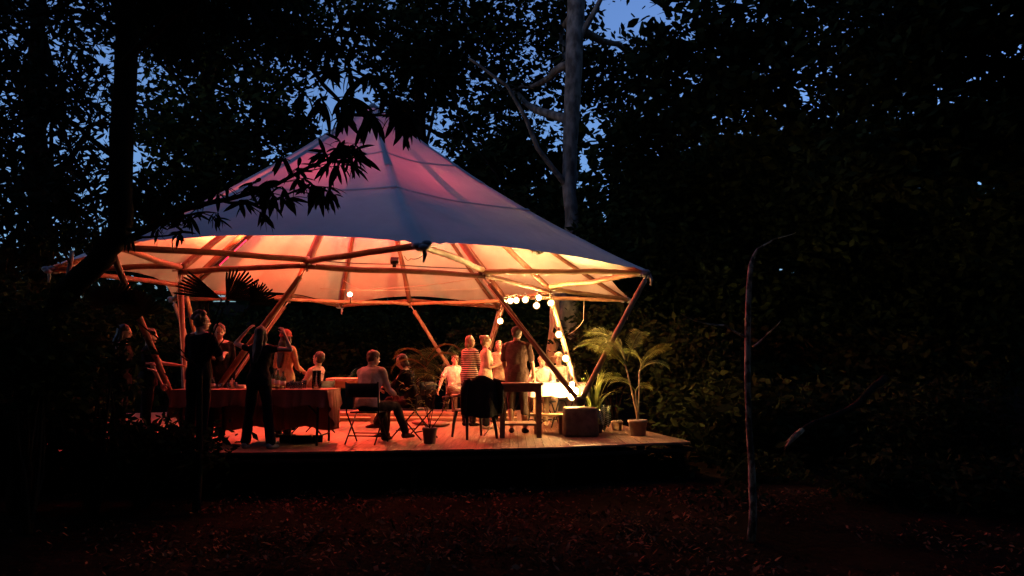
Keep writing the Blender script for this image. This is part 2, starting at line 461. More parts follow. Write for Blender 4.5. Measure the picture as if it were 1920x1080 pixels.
# reinforcement strip along each ridge
for k in range(8):
    a_, b_ = [], []
    for i in range(15):
        s = .04 + .42 * i / 14; w = .012 + .03 * i / 14
        a_.append(canopy(k, w, s) + Vector((0, 0, .008)))
        b_.append(canopy((k - 1) % 8, 1 - w, s) + Vector((0, 0, .008)))
    cm = [canopy(k, 0, .04 + .42 * i / 14) + Vector((0, 0, .014)) for i in range(15)]
    MB().add(a_ + cm + b_, [(i, i + 1, 16 + i, 15 + i) for i in range(14)] + [(15 + i, 16 + i, 31 + i, 30 + i) for i in range(14)]).build('ridge_strip', M_SEAM, tent)
MB().lathe(PEAK + Vector((0, 0, -.16)), [(.16, 0), (.15, .06), (.06, .13), (.03, .16)], 16).build('peak_cap', M_WRAP, tent)
# frame
for k in range(8):
    pole_mb(MB(), RING[k], RING[(k + 1) % 8], .050 if k in (0, 7) else .046, 10 + k, .035, bamboo=k in (3, 4)).build('ring_beam', M_BAMBOO if k not in (3, 4) else M_BAMBOO2, tent)
    t = TIP[k]
    for q, nd in enumerate((RING[k], RING[(k + 1) % 8])):
        d_ = (nd - t).normalized(); bam = (k in (1, 2) or (k == 0 and q == 1))
        pole_mb(MB(), t + d_ * .05 + Vector((0, 0, .02)), nd + Vector((0, 0, .10 if q else .07)), .045, 30 + k * 2 + q, .04, bamboo=bam, taper=1.05).build('tip_brace', M_BAMBOO2 if bam else M_BAMBOO, tent)
    top = PEAK + Vector((0, 0, -.30))
    nd = RING[k]
    pole_mb(MB(), nd + Vector((0, 0, .05)), top + (nd - top).normalized() * .25, .06, 60 + k, .02, taper=.7).build('rafter', M_BAMBOO, tent)
    mbp = MB(); pts = [canopy(k, 0, .06 + .93 * i / 30) + Vector((0, 0, -.075)) for i in range(31)]
    mbp.tube(pts, [.035 + .014 * i / 30 for i in range(31)], 8); mbp.build('ridge_pole', M_BAMBOO, tent)
    # steel hub where the poles meet, and a cloth wrap on each tip
    hb = MB()
    hb.tube([nd + Vector((0, 0, -.09)), nd + Vector((0, 0, .15))], .022, 8)
    for j in range(5):
        a = j * 1.3 + k; dv = Vector((math.cos(a), math.sin(a), .15))
        hb.tube([nd + Vector((0, 0, .02)), nd + dv * .12], .014, 6)
    hb.build('hub', M_METAL, tent)
    wr = MB(); rr_ = random.Random(k)
    o_ = (t - Vector((CX, CY, H))).normalized()
    for j in range(7): wr.ell(t + o_ * rr_.uniform(-.12, .05) + Vector((rr_.uniform(-.06, .06), rr_.uniform(-.05, .05), rr_.uniform(-.03, .05))), (.075, .06, .045), nu=9, nv=6)
    wr.tube([t + Vector((.02, 0, 0)), t + Vector((.05, 0, -.10)), t + Vector((.03, .01, -.2))], [.02, .03, .012], 6, flat=.4)
    wr.build('tip_wrap', M_WRAP, tent)
# four tripods of legs: concrete-footed on the right
FOOT = {1: Vector((1.085, 12.05, .52)), 3: Vector((CX + 4.3 * math.cos(math.radians(OFF + 157.5)), CY + 4.3 * math.sin(math.radians(OFF + 157.5)), .12)),
        5: Vector((CX + 4.3 * math.cos(math.radians(OFF + 247.5)), CY + 4.3 * math.sin(math.radians(OFF + 247.5)), .12)), 7: Vector((CX + 4.3 * math.cos(math.radians(OFF + 337.5)), CY + 4.3 * math.sin(math.radians(OFF + 337.5)), .12))}
for k, F in FOOT.items():
    for q, src in enumerate((RING[k], RING[(k + 1) % 8], TIP[k])):
        d_ = (src - F).normalized()
        bam = (k in (1, 3, 5)) and q != 0
        pole_mb(MB(), F + d_ * .10, src - d_ * (.20 if q < 2 else .12), .046, 90 + k * 3 + q, .015, bamboo=bam, taper=.95).build('leg', M_BAMBOO2 if bam else M_BAMBOO, tent)
        MB().tube([src - d_ * .24, src - d_ * .02], .016, 7).build('steel_pin', M_METAL, tent)
        if q == 0:   # stay wire running beside the leg
            MB().tube([F + d_ * .1 + Vector((.05, -.07, .02)), src - d_ * .1 + Vector((-.05, -.04, 0))], .006, 5).build('stay_wire', M_ROPE, tent)
    MB().ell(F + Vector((0, 0, .02)), (.10, .10, .085)).build('ball_foot', M_CHAIR, tent)
    if k != 1:
        MB().lathe((F.x, F.y, 0.002), [(.22, 0), (.22, .04), (.08, .06), (.06, .1)], 16).build('foot_plate', M_CONC, tent)

# concrete planter block that carries the right-hand tripod
pb = thing('concrete_block', (1.085, 12.05, 0), 'rounded grey concrete block carrying the feet of three bamboo poles', 'concrete block')
mb = MB(); prof = []
def rrect(cx, cy, hx, hy, r, z, n=5):
    out = []
    for qx, qy, a0 in ((1, 1, 0), (-1, 1, 90), (-1, -1, 180), (1, -1, 270)):
        for i in range(n + 1):
            a = math.radians(a0 + 90 * i / n); out.append((cx + qx * (hx - r) + r * math.cos(a), cy + qy * (hy - r) + r * math.sin(a), z))
    return out
def loft(mb, rings):
    n = len(rings[0]); v = [p for r in rings for p in r]; f = []
    for i in range(len(rings) - 1):
        for k in range(n): f.append((i * n + k, i * n + (k + 1) % n, (i + 1) * n + (k + 1) % n, (i + 1) * n + k))
    f.append(tuple(range(n - 1, -1, -1))); f.append(tuple((len(rings) - 1) * n + k for k in range(n)))
    return mb.add(v, f)
loft(mb, [rrect(0, 0, .262, .24, .06, .003), rrect(0, 0, .278, .25, .06, .03), rrect(0, 0, .272, .25, .06, .2), rrect(0, 0, .262, .24, .06, .41), rrect(0, 0, .255, .235, .06, .433), rrect(0, 0, .245, .225, .05, .44)])
mb.build('block', M_CONC, pb)

# ================================================================ LAMPS
def light(name, typ, loc, W_, color, parent, radius=.04, aim=None, angle=None, blend=.4):
    d = bpy.data.lights.new(name, typ); d.energy = W_; d.color = color; d.shadow_soft_size = radius
    if angle: d.spot_size = math.radians(angle); d.spot_blend = blend
    o = bpy.data.objects.new(name, d); COL.objects.link(o); o.location = loc
    if aim is not None: o.rotation_euler = (Vector(aim) - Vector(loc)).to_track_quat('-Z', 'Y').to_euler()
    if parent: o.parent = parent
    return o
# string of warm globe bulbs: along the ring from the back node to the C node and down its leg
BULBS = [(938, 602, 15.9), (945, 567, 15.6), (957, 564, 15.3), (968, 563, 15.1), (985, 562, 14.9), (1006, 573, 14.6), (1010, 558, 14.9), (1033, 568, 14.2), (1048, 627, 13.5), (1061, 672, 12.9), (1073, 722, 12.35), (1079, 733, 12.2), (1072, 744, 12.2)]
sl = thing('string_lights', (0, 0, 0), 'string of lit warm globe bulbs looped over the bamboo ring and down its leg', 'string lights')
bp_ = [at(*b) for b in BULBS]
cord = []
for i in range(len(bp_) - 1):
    a, b = bp_[i] + Vector((0, 0, .13)), bp_[i + 1] + Vector((0, 0, .13))
    for j in range(8):
        t = j / 8; p = a.lerp(b, t); p.z -= .10 * 4 * t * (1 - t) * min(1, (a - b).length); cord.append(p)
cord.append(bp_[-1] + Vector((0, 0, .13)))
MB().tube(cord, .007, 5).build('cord', M_WIRE, sl)
g_me = MB().ell((0, 0, 0), .073, nu=20, nv=14).mesh('globe', M_WARM)  # oversize globe, standing in for the glow round the bulb
s_me = MB().lathe((0, 0, 0), [(.018, .045), (.02, .06), (.02, .10), (.012, .13)], 10).mesh('socket', M_WIRE)
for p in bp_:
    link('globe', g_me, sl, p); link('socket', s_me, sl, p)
# red spot on the back rim, facing the camera
lp = at(656, 552, 17.9)
rl = thing('spot_lamp', lp, 'small glowing red spot lamp on the far rim below the canvas', 'lamp')
MB().ell((0, 0, 0), (.06, .03, .055)).build('lens', M_REDLENS, rl)
MB().lathe((0, 0, 0), [(.07, 0), (.07, .06), (.04, .10)], 14).build('housing', M_CHAIR, rl).rotation_euler = (-PI / 2, 0, 0)
MB().tube([(0, .06, 0), (0, .09, -.1), (0, .1, -.2)], .012, 6).build('bracket', M_CHAIR, rl)
light('lamp_light', 'SPOT', lp + Vector((0, -.05, 0)), RED_BACK_W, (1, .06, .02), None, .05, aim=(-1.3, 10.8, 0), angle=88, blend=.5)
# boxy flood lamp on the front beam
fp = RING[0].lerp(RING[1], .47) + Vector((0, 0, .10))
fl = thing('flood_lamp', fp, 'small boxy red flood lamp clamped on the front ring pole', 'lamp')
MB().box((0, 0, .07), (.13, .07, .085), (-.7, 0, 0)).build('housing', M_CHAIR, fl, False)
MB().box((0, .032, .099), (.11, .006, .07), (-.7, 0, 0)).build('lens', M_REDFACE, fl, False)
MB().box((0, -.02, -.01), (.06, .03, .07)).build('clamp', M_CHAIR, fl, False)
light('lamp_light', 'SPOT', fp + Vector((0, .06, .15)), RED_FLOOD_W, (1, .05, .10), None, .03, aim=(CX + .3, CY - .9, 5.6), angle=80, blend=.6)
# lamps hung beneath the peak, above the line of sight
mp_ = Vector((CX, CY, 3.75))
for i, (dx, dy, dz, w_, c_, lab) in enumerate(((-.7, -1.6, 0, RED_MAST_W, (1, .075, .10), 'red lamp bowl hung inside the front slope, the left one'), (1.2, -1.1, .05, RED_MAST_W * .6, (1, .08, .11), 'red lamp bowl hung inside the front slope, the right one'), (1.5, .15, .1, WARM_MAST_W, (1, .34, .17), 'warm lamp hung on a cord beneath the peak of the tent'))):
    p = mp_ + Vector((dx, dy, dz)); pl = thing('pendant_lamp', p, lab, 'lamp')
    rim = .0 if i < 2 else -.055
    MB().lathe((0, 0, 0), [(.03, -.16), (.12, -.12), (.17, rim), (.165, rim), (.11, -.11), (.02, -.145)], 20).build('lamp_shade', M_CHAIR, pl)
    MB().tube([(.17, 0, rim), (0, 0, .2), (-.17, 0, rim)], .004, 4).build('bail', M_CHAIR, pl)
    MB().tube([(0, 0, .2), (-dx * .3, 0, 1.2), (-dx * .2, -dy * .2, 1.3)], .006, 5).build('cord', M_WIRE, pl)
    light('lamp_light', 'POINT', p + Vector((0, 0, -.012)), w_, c_, None, .02)
p = mp_ + Vector((-2.3, -.6, .05)); pl = thing('pendant_lamp', p, 'added left hand red lamp bowl hung unseen from a rafter inside the tent', 'lamp')  # added unseen lamp, reddens the left side of the canvas
MB().lathe((0, 0, 0), [(.03, -.16), (.12, -.12), (.17, -.06), (.165, -.06), (.11, -.11), (.02, -.145)], 20).build('lamp_shade', M_CHAIR, pl)
MB().tube([(0, 0, .25), (.1, 0, 1.0)], .006, 5).build('cord', M_WIRE, pl)
light('lamp_light', 'POINT', p + Vector((0, 0, -.012)), RED_LEFT_FILL_W, (1, .10, .03), None, .02)
p = mp_ + Vector((.5, -.6, .1)); pl = thing('downlight', p, 'added red can downlight hung unseen under the peak and aimed at the floor', 'lamp')  # added unseen lamp, turns the floor red
MB().lathe((0, 0, 0), [(.09, -.02), (.09, .14), (.03, .17)], 16).build('housing', M_CHAIR, pl)
MB().tube([(0, 0, .17), (-.1, .2, 1.5)], .006, 5).build('cord', M_WIRE, pl)
light('lamp_light', 'SPOT', p + Vector((0, 0, -.03)), RED_DOWN_FILL_W, (1, .05, .02), None, .07, aim=p + Vector((-.2, -1.4, -4)), angle=100, blend=.5)
p = Vector((.50, 14.45, 3.42)); pl = thing('pendant_lamp', p, 'warm lamp hung close beneath the right slope of the canvas', 'lamp')
MB().lathe((0, 0, 0), [(.03, -.16), (.12, -.12), (.17, -.05), (.165, -.05), (.11, -.11), (.02, -.145)], 20).build('lamp_shade', M_CHAIR, pl)
MB().tube([(0, 0, .1), (0, 0, .5)], .006, 5).build('cord', M_WIRE, pl)
light('lamp_light', 'POINT', p + Vector((0, 0, -.012)), WARM_RIGHT_W, (1, .55, .17), None, .02)
# glowing magenta strip on a rafter at the left
ls_ = thing('light_strip', (0, 0, 0), 'thin magenta light strip fixed along a rafter at the left', 'light strip')
a_ = at(462, 450, 13.4); b_ = at(412, 497, 12.7)
MB().tube([a_, b_], .012, 6).build('strip', mat('magenta_strip', (1, .1, .3), .4, emit=(1, .02, .12), estr=1.3), ls_)
# ropes and cables
def rope(pts, r, m, label, name='rope', cat='rope', sag=.05):
    out = []
    for a, b in zip(pts, pts[1:]):
        a, b = Vector(a), Vector(b)
        for j in range(12):
            t = j / 12; p = a.lerp(b, t); p.z -= sag * 4 * t * (1 - t); out.append(p)
    out.append(Vector(pts[-1]))
    o = MB().tube(out, r, 5).build(name, m); tag(o, label, cat); return o
rope([RING[1] + Vector((0, 0, -.02)), at(690, 541, 15.0), at(642, 524, 16)], .005, M_ROPE, 'thin rope strung across below the canvas from the front ring joint')
rope([at(600, 541, 17.2), at(905, 541, 17.2)], .004, M_ROPE, 'thin straight line stretched along the far canvas panels')
rope([RING[0] + Vector((0, -.05, .10)), RING[0].lerp(RING[1], .45) + Vector((0, -.05, .1)), RING[1] + Vector((0, -.05, .12))], .008, M_WIRE, 'black cable tied along the top of the front ring pole', 'cable', 'cable', .02)
rope([at(800, 472, 10), at(770, 485, 10), at(758, 480, 10)], .005, M_WIRE, 'loose black wire end dangling below the front canvas tip', 'wire', 'wire', .04)
rope([at(1095, 562, 14.5), at(1094, 600, 14.5), at(1083, 615, 14.6), at(1066, 627, 15)], .006, M_ROPE, 'pale cord hanging from the canvas rim in front of the trunk', 'cord', 'cord', .01)
rope([at(1181, 572, 16), at(1176, 600, 16)], .006, M_ROPE, 'short pale tie hanging from the far right canvas tip', 'tie_cord', 'cord', .0)

# ================================================================ TREES
def leaves_mesh(name, blobs, size, wd, m, seed, droop=0.0, clump=26, spread=.34, npt=4):
    g = np.random.default_rng(seed); Vs = []
    for (c, r, n) in blobs:
        nc = max(1, n // clump)
        d = g.normal(size=(nc, 3)); d /= np.linalg.norm(d, axis=1)[:, None]
        cc = d * (g.random(nc) ** (1 / 2.4))[:, None] * np.array(r) + np.array(c)
        n_each = g.integers(int(clump * .5), int(clump * 1.5), nc)
        P = np.repeat(cc, n_each, 0); K = len(P)
        P = P + g.normal(size=(K, 3)) * spread * np.array([1, 1, .7])
        U = g.normal(size=(K, 3)); U[:, 2] = U[:, 2] * (1 - droop) * .6 - droop * 1.6
        U /= np.linalg.norm(U, axis=1)[:, None]
        Wv = np.cross(U, g.normal(size=(K, 3))); Wv /= np.linalg.norm(Wv, axis=1)[:, None]
        s = size * g.uniform(.6, 1.25, K) / 2
        if npt == 4:
            Vs.append(leaf_quads(P, None, s, wd, U, Wv))
        else:
            S = s[:, None]; w_ = (s * wd)[:, None]
            Vs.append(np.stack([P - U * S, P - U * S * .35 + Wv * w_ * .95, P + U * S * .35 + Wv * w_ * .8, P + U * S, P + U * S * .35 - Wv * w_ * .8, P - U * S * .35 - Wv * w_ * .95], 1))
    V = np.concatenate(Vs)
    return np_mesh(name, V, npt, m)
def tree(name, label, cat, trunk, rad, blobs, leaf, lm, bark, seed, limbs=8, size=.18, wd=.42, droop=0, clump=26, spread=.34, group=None, npt=4, extra=()):
    base = Vector(trunk[0])
    t = thing(name, base, label, cat, group)
    pts = []
    for i in range(len(trunk) - 1):
        w = wander(trunk[i], trunk[i + 1], 7, .04, seed + i); pts += w[:-1]
    pts.append(Vector(trunk[-1])); n = len(pts)
    rr = []
    for i in range(n):
        q = i / (n - 1) * (len(rad) - 1); a = int(min(q, len(rad) - 2)); rr.append((rad[a] + (rad[a + 1] - rad[a]) * (q - a)) * (1 + .08 * mnoise.noise(Vector((seed, i * .7, 0)))))
    MB().tube([p - base for p in pts], rr, 12).build('trunk', bark, t)
    rnd = random.Random(seed); up = [p for p in pts if (p - base).length > .45 * (pts[-1] - base).length]
    for i in range(limbs):
        if not blobs: break
        c, r, _ = blobs[i % len(blobs)]; s0 = rnd.choice(up)
        e = Vector(c) + Vector((rnd.uniform(-.7, .7) * r[0], rnd.uniform(-.7, .7) * r[1], rnd.uniform(-.6, .6) * r[2]))
        w = wander(s0, e, 9, .35, seed * 3 + i); L = len(w)
        lb = MB(); lb.tube([p - base for p in w], [rad[-1] * .55 * (1 - .85 * j / (L - 1)) + .008 for j in range(L)], 6)
        for q in range(6):
            j = rnd.randrange(3, L); e2 = w[j] + Vector((rnd.uniform(-1, 1), rnd.uniform(-1, 1), rnd.uniform(-.5, .7)))
            lb.tube([p - base for p in wander(w[j], e2, 4, .1, seed + i * 7 + q)], [.02, .016, .012, .008, .005], 4)
        lb.build('branch', bark, t)
    for (pp, r0, r1) in extra:
        w = []
        for a, b in zip(pp, pp[1:]): w += wander(a, b, 6, .04, seed + 50)[:-1]
        w.append(Vector(pp[-1])); L = len(w)
        MB().tube([p - base for p in w], [r0 + (r1 - r0) * j / (L - 1) for j in range(L)], 8).build('branch', bark, t)
    if blobs:
        bl = [((c[0] - base.x, c[1] - base.y, c[2] - base.z), r, n_) for (c, r, n_) in blobs]
        o = link('foliage', leaves_mesh('foliage', bl, size, wd, lm, seed, droop, clump, spread, npt), t)
        o['kind'] = 'stuff'
    return t
def B(px, py, Y, wpx, hpx, dep, n):
    c = at(px, py, Y); k = Y / FPX
    return ((c.x, c.y, c.z), (wpx * k, dep, hpx * k), n)
def G(px, Y):
    x_ = (px - 960) / FPX * Y; return Vector((x_, Y, ground_h(x_, Y) - .1))

# big pale trunk rising behind the tent on the right
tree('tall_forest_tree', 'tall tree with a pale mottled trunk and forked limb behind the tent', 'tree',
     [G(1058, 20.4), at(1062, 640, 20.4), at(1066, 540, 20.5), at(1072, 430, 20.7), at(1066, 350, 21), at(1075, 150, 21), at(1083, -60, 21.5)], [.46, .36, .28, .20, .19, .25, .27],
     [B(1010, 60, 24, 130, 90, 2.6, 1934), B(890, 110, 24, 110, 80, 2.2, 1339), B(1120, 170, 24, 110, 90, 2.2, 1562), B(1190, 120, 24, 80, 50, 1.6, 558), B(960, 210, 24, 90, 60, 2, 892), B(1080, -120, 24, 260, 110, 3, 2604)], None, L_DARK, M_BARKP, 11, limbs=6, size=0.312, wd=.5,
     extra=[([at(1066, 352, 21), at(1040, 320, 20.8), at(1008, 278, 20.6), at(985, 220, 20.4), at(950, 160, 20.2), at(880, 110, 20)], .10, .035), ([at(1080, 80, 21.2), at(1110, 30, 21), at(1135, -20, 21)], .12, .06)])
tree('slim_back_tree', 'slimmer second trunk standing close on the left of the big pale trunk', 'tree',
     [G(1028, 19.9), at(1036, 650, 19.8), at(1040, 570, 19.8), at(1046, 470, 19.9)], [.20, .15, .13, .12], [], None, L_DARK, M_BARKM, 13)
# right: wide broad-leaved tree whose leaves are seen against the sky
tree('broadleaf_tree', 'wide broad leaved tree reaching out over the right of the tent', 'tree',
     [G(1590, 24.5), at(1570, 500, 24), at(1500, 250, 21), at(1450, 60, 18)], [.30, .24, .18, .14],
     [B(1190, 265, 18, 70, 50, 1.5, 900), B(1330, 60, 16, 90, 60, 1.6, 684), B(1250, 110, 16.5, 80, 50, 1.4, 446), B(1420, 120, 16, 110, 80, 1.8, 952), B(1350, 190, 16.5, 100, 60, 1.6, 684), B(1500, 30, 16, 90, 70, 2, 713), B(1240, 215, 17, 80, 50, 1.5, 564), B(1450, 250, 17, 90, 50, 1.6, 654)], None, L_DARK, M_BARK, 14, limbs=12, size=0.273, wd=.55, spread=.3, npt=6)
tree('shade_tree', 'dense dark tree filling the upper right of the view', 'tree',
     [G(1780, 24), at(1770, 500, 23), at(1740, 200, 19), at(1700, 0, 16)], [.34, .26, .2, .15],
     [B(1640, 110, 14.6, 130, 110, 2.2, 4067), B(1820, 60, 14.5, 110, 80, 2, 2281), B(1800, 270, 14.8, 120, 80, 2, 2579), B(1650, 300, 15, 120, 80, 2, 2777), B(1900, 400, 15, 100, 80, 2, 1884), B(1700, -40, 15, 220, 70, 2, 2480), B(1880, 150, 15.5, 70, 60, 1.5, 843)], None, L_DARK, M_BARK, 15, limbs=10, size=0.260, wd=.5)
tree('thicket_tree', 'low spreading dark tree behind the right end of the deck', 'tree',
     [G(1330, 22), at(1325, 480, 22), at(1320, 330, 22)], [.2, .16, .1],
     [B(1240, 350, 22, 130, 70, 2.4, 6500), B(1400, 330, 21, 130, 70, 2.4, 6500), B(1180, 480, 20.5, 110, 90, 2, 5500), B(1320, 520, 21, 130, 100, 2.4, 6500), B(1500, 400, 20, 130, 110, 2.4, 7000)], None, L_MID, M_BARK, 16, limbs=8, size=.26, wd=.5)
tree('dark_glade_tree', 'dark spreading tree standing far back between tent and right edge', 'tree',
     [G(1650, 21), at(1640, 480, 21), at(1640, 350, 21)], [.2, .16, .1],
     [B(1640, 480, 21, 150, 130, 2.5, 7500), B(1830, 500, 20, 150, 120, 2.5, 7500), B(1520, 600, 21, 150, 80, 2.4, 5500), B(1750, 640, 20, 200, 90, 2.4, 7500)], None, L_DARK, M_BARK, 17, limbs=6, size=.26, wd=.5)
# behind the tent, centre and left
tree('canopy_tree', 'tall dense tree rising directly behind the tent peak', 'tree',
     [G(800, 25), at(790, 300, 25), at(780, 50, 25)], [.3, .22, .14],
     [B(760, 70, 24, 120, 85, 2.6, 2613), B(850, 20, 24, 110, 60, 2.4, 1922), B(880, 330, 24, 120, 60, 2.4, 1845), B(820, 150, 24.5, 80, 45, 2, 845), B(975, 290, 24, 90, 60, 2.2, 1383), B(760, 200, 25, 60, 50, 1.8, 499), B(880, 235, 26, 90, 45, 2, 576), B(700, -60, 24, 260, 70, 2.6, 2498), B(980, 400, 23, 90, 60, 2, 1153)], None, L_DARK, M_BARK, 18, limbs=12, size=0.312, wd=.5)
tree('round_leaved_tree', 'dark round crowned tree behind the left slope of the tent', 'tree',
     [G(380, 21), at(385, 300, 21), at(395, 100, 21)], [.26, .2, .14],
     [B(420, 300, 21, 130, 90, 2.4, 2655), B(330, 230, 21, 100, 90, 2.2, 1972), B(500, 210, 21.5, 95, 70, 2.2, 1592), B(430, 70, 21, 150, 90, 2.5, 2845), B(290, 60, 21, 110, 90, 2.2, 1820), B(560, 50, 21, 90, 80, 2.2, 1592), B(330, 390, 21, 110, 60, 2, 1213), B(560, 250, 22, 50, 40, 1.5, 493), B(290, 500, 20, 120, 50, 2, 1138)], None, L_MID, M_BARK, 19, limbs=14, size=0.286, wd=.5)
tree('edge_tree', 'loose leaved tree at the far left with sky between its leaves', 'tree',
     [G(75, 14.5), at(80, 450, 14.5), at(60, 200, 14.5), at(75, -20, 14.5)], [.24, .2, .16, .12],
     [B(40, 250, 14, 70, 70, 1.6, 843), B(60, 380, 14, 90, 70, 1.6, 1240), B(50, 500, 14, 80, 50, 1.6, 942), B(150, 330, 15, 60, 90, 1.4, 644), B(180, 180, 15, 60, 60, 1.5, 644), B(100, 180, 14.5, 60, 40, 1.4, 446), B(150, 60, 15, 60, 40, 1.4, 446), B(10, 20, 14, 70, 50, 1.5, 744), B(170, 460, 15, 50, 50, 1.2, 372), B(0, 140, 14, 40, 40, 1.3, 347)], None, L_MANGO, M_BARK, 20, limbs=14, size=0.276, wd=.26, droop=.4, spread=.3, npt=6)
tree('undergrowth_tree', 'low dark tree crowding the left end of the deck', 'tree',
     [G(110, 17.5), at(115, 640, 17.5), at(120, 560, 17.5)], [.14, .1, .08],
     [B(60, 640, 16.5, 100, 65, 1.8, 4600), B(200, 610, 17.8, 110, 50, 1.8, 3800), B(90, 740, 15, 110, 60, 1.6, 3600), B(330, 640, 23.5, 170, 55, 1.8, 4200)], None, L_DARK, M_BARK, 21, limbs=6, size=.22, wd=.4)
# shrubs behind the deck; those at right and front left added for darkness
for i, (px_, py_, Y_, w_, h_, n_, lab) in enumerate(((560, 650, 24, 130, 60, 4200, 'dark shrub behind the back rail of the dance floor at left'), (760, 640, 25, 130, 70, 4800, 'dark shrub standing behind the two green palm fronds'), (960, 640, 23, 120, 75, 4600, 'dark leafy shrub behind the standing guests'),
                                                      (1150, 650, 19.5, 100, 80, 4200, 'dark shrub behind the potted palm'), (1290, 700, 18, 110, 80, 4200, 'dark shrub beyond the right corner of the deck'), (1370, 800, 13.0, 110, 75, 3200, 'added dark bush beyond the right corner of the deck, behind the thin tree'), (1570, 800, 14.0, 130, 80, 3600, 'added dark bush into which the broken log leans'), (1780, 800, 11.5, 150, 90, 3800, 'added dark bush at the right edge of the clearing'), (1680, 905, 9.2, 110, 34, 1500, 'added low dark bush in front of the broken log at right'), (1860, 930, 8.6, 120, 60, 1700, 'added low dark bush at the lower right corner'), (1430, 890, 10.9, 70, 24, 800, 'added small dark bush between the deck corner and the thin tree'),
                                                      (60, 800, 8.8, 110, 70, 2600, 'dark shrub in front of the far left end of the deck'), (190, 700, 8.6, 100, 90, 750, 'added thin leafy bush half hiding the two people at far left'), (270, 842, 9.0, 150, 36, 2400, 'added low dark shrub hiding the left front edge of the deck'), (75, 660, 7.7, 60, 110, 1700, 'added tall dark shrub close in front of the leaning mango trunk'), (20, 640, 9.6, 50, 90, 1300, 'tall dark shrub at the left edge of the view'), (1230, 890, 11.6, 70, 45, 1100, 'low leafy shrub growing under the right corner of the deck'), (1340, 960, 9.4, 70, 30, 420, 'low sparse plant at the foot of the thin pale tree'))):
    c = at(px_, py_, Y_); k = Y_ / FPX
    t = thing('shrub', (c.x, c.y, ground_h(c.x, c.y)), lab, 'shrub', 'shrubs round the deck')
    bz = c.z - ground_h(c.x, c.y); sb = MB(); rd = random.Random(i)
    for j in range(9): sb.tube(wander((0, 0, -.05), (rd.uniform(-.6, .6) * w_ * k, rd.uniform(-.5, .5), bz + rd.uniform(0, .4) * h_ * k), 6, .15, i * 9 + j), [.035, .03, .026, .02, .015, .01, .006], 5)
    sb.build('stems', M_BARK, t)
    near = Y_ < 13
    o = link('foliage', leaves_mesh('foliage', [((0, 0, bz), (w_ * k, 1.2 if not near else .5, h_ * k), n_)], .22 if not near else .13, .42, L_DARK, 70 + i, .1, 22, .3 if not near else .16), t); o['kind'] = 'stuff'

# thin pale tree at the right of the foreground
tree('thin_pale_tree', 'thin pale mottled trunk standing alone right of the deck', 'tree',
     [onz(1408, 1015, GZ), at(1404, 800, 7.3), at(1402, 640, 7.3), at(1408, 500, 7.3), at(1420, 468, 7.28), at(1452, 448, 7.2), at(1492, 436, 7.1)], [.042, .029, .031, .025, .013, .007, .003],
     [], None, L_DARK, M_THIN, 22, limbs=0, extra=[([at(1400, 632, 7.3), at(1360, 610, 7.35), at(1300, 600, 7.4)], .014, .005), ([at(1412, 650, 7.3), at(1440, 625, 7.3), at(1465, 600, 7.3)], .012, .004), ([at(1360, 610, 7.35), at(1320, 605, 7.3), at(1280, 590, 7.3)], .007, .003)])
tree('slim_dark_tree', 'slender dark trunk half hidden among the leaves at far left', 'tree', [G(95, 11), at(100, 640, 11), at(118, 560, 11), at(135, 470, 11.2)], [.05, .04, .035, .03], [], None, L_DARK, M_BARKP, 23)
# broken trunk leaning in the dark at the right
bl_ = thing('broken_log', at(1478, 832, 9.4), 'broken leaning log with a splintered end coloured pale as if lit in the dark', 'log')
a_ = at(1480, 828, 9.4); b_ = at(1660, 705, 11.2)
w = wander(a_, b_, 12, .16, 5)
MB().tube([p - a_ for p in w], [.012 + .042 * (i / 12) ** .6 for i in range(13)], 10).build('trunk', M_BARK, bl_)
spl = MB(); q_ = [p - a_ for p in w[:4]]; dirn = (q_[1] - q_[0]).normalized(); rd = random.Random(9)
spl.tube([q_[0] - dirn * .10, q_[0], q_[0].lerp(q_[1], .5), q_[1], q_[1].lerp(q_[2], .6)], [.004, .020, .032, .036, .034], 9)
for j in range(6):
    o0 = Vector((rd.uniform(-.02, .02), rd.uniform(-.03, .03), rd.uniform(-.025, .03)))
    spl.tube([q_[1] + o0, q_[0].lerp(q_[1], .4) + o0 * 1.1, q_[0] + o0 * 1.3 - dirn * rd.uniform(.02, .12)], [.012, .010, .002], 5)
spl.build('splintered_end', mat('lit_splintered_wood', (.16, .10, .06), .9, (.42, .30, .19), 14, .8, 50, spec=0), bl_)  # splintered wood, its pale colour carries the light caught on the end

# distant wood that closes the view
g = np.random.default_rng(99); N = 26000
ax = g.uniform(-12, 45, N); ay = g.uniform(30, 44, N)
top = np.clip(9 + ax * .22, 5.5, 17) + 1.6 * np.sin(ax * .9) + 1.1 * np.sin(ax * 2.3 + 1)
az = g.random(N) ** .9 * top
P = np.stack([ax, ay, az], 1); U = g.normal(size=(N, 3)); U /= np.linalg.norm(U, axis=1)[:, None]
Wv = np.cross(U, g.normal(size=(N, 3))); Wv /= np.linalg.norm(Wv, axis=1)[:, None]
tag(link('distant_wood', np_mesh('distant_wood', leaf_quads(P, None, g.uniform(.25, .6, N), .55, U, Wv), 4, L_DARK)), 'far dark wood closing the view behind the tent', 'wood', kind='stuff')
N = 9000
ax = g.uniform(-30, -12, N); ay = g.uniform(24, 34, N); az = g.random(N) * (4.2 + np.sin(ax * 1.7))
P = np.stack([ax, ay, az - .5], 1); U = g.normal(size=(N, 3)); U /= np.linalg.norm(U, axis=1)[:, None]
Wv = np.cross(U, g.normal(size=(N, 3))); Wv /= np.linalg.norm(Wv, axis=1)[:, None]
tag(link('distant_scrub', np_mesh('distant_scrub', leaf_quads(P, None, g.uniform(.15, .4, N), .5, U, Wv), 4, L_DARK)), 'low dark scrub far behind the left end of the deck', 'scrub', kind='stuff')
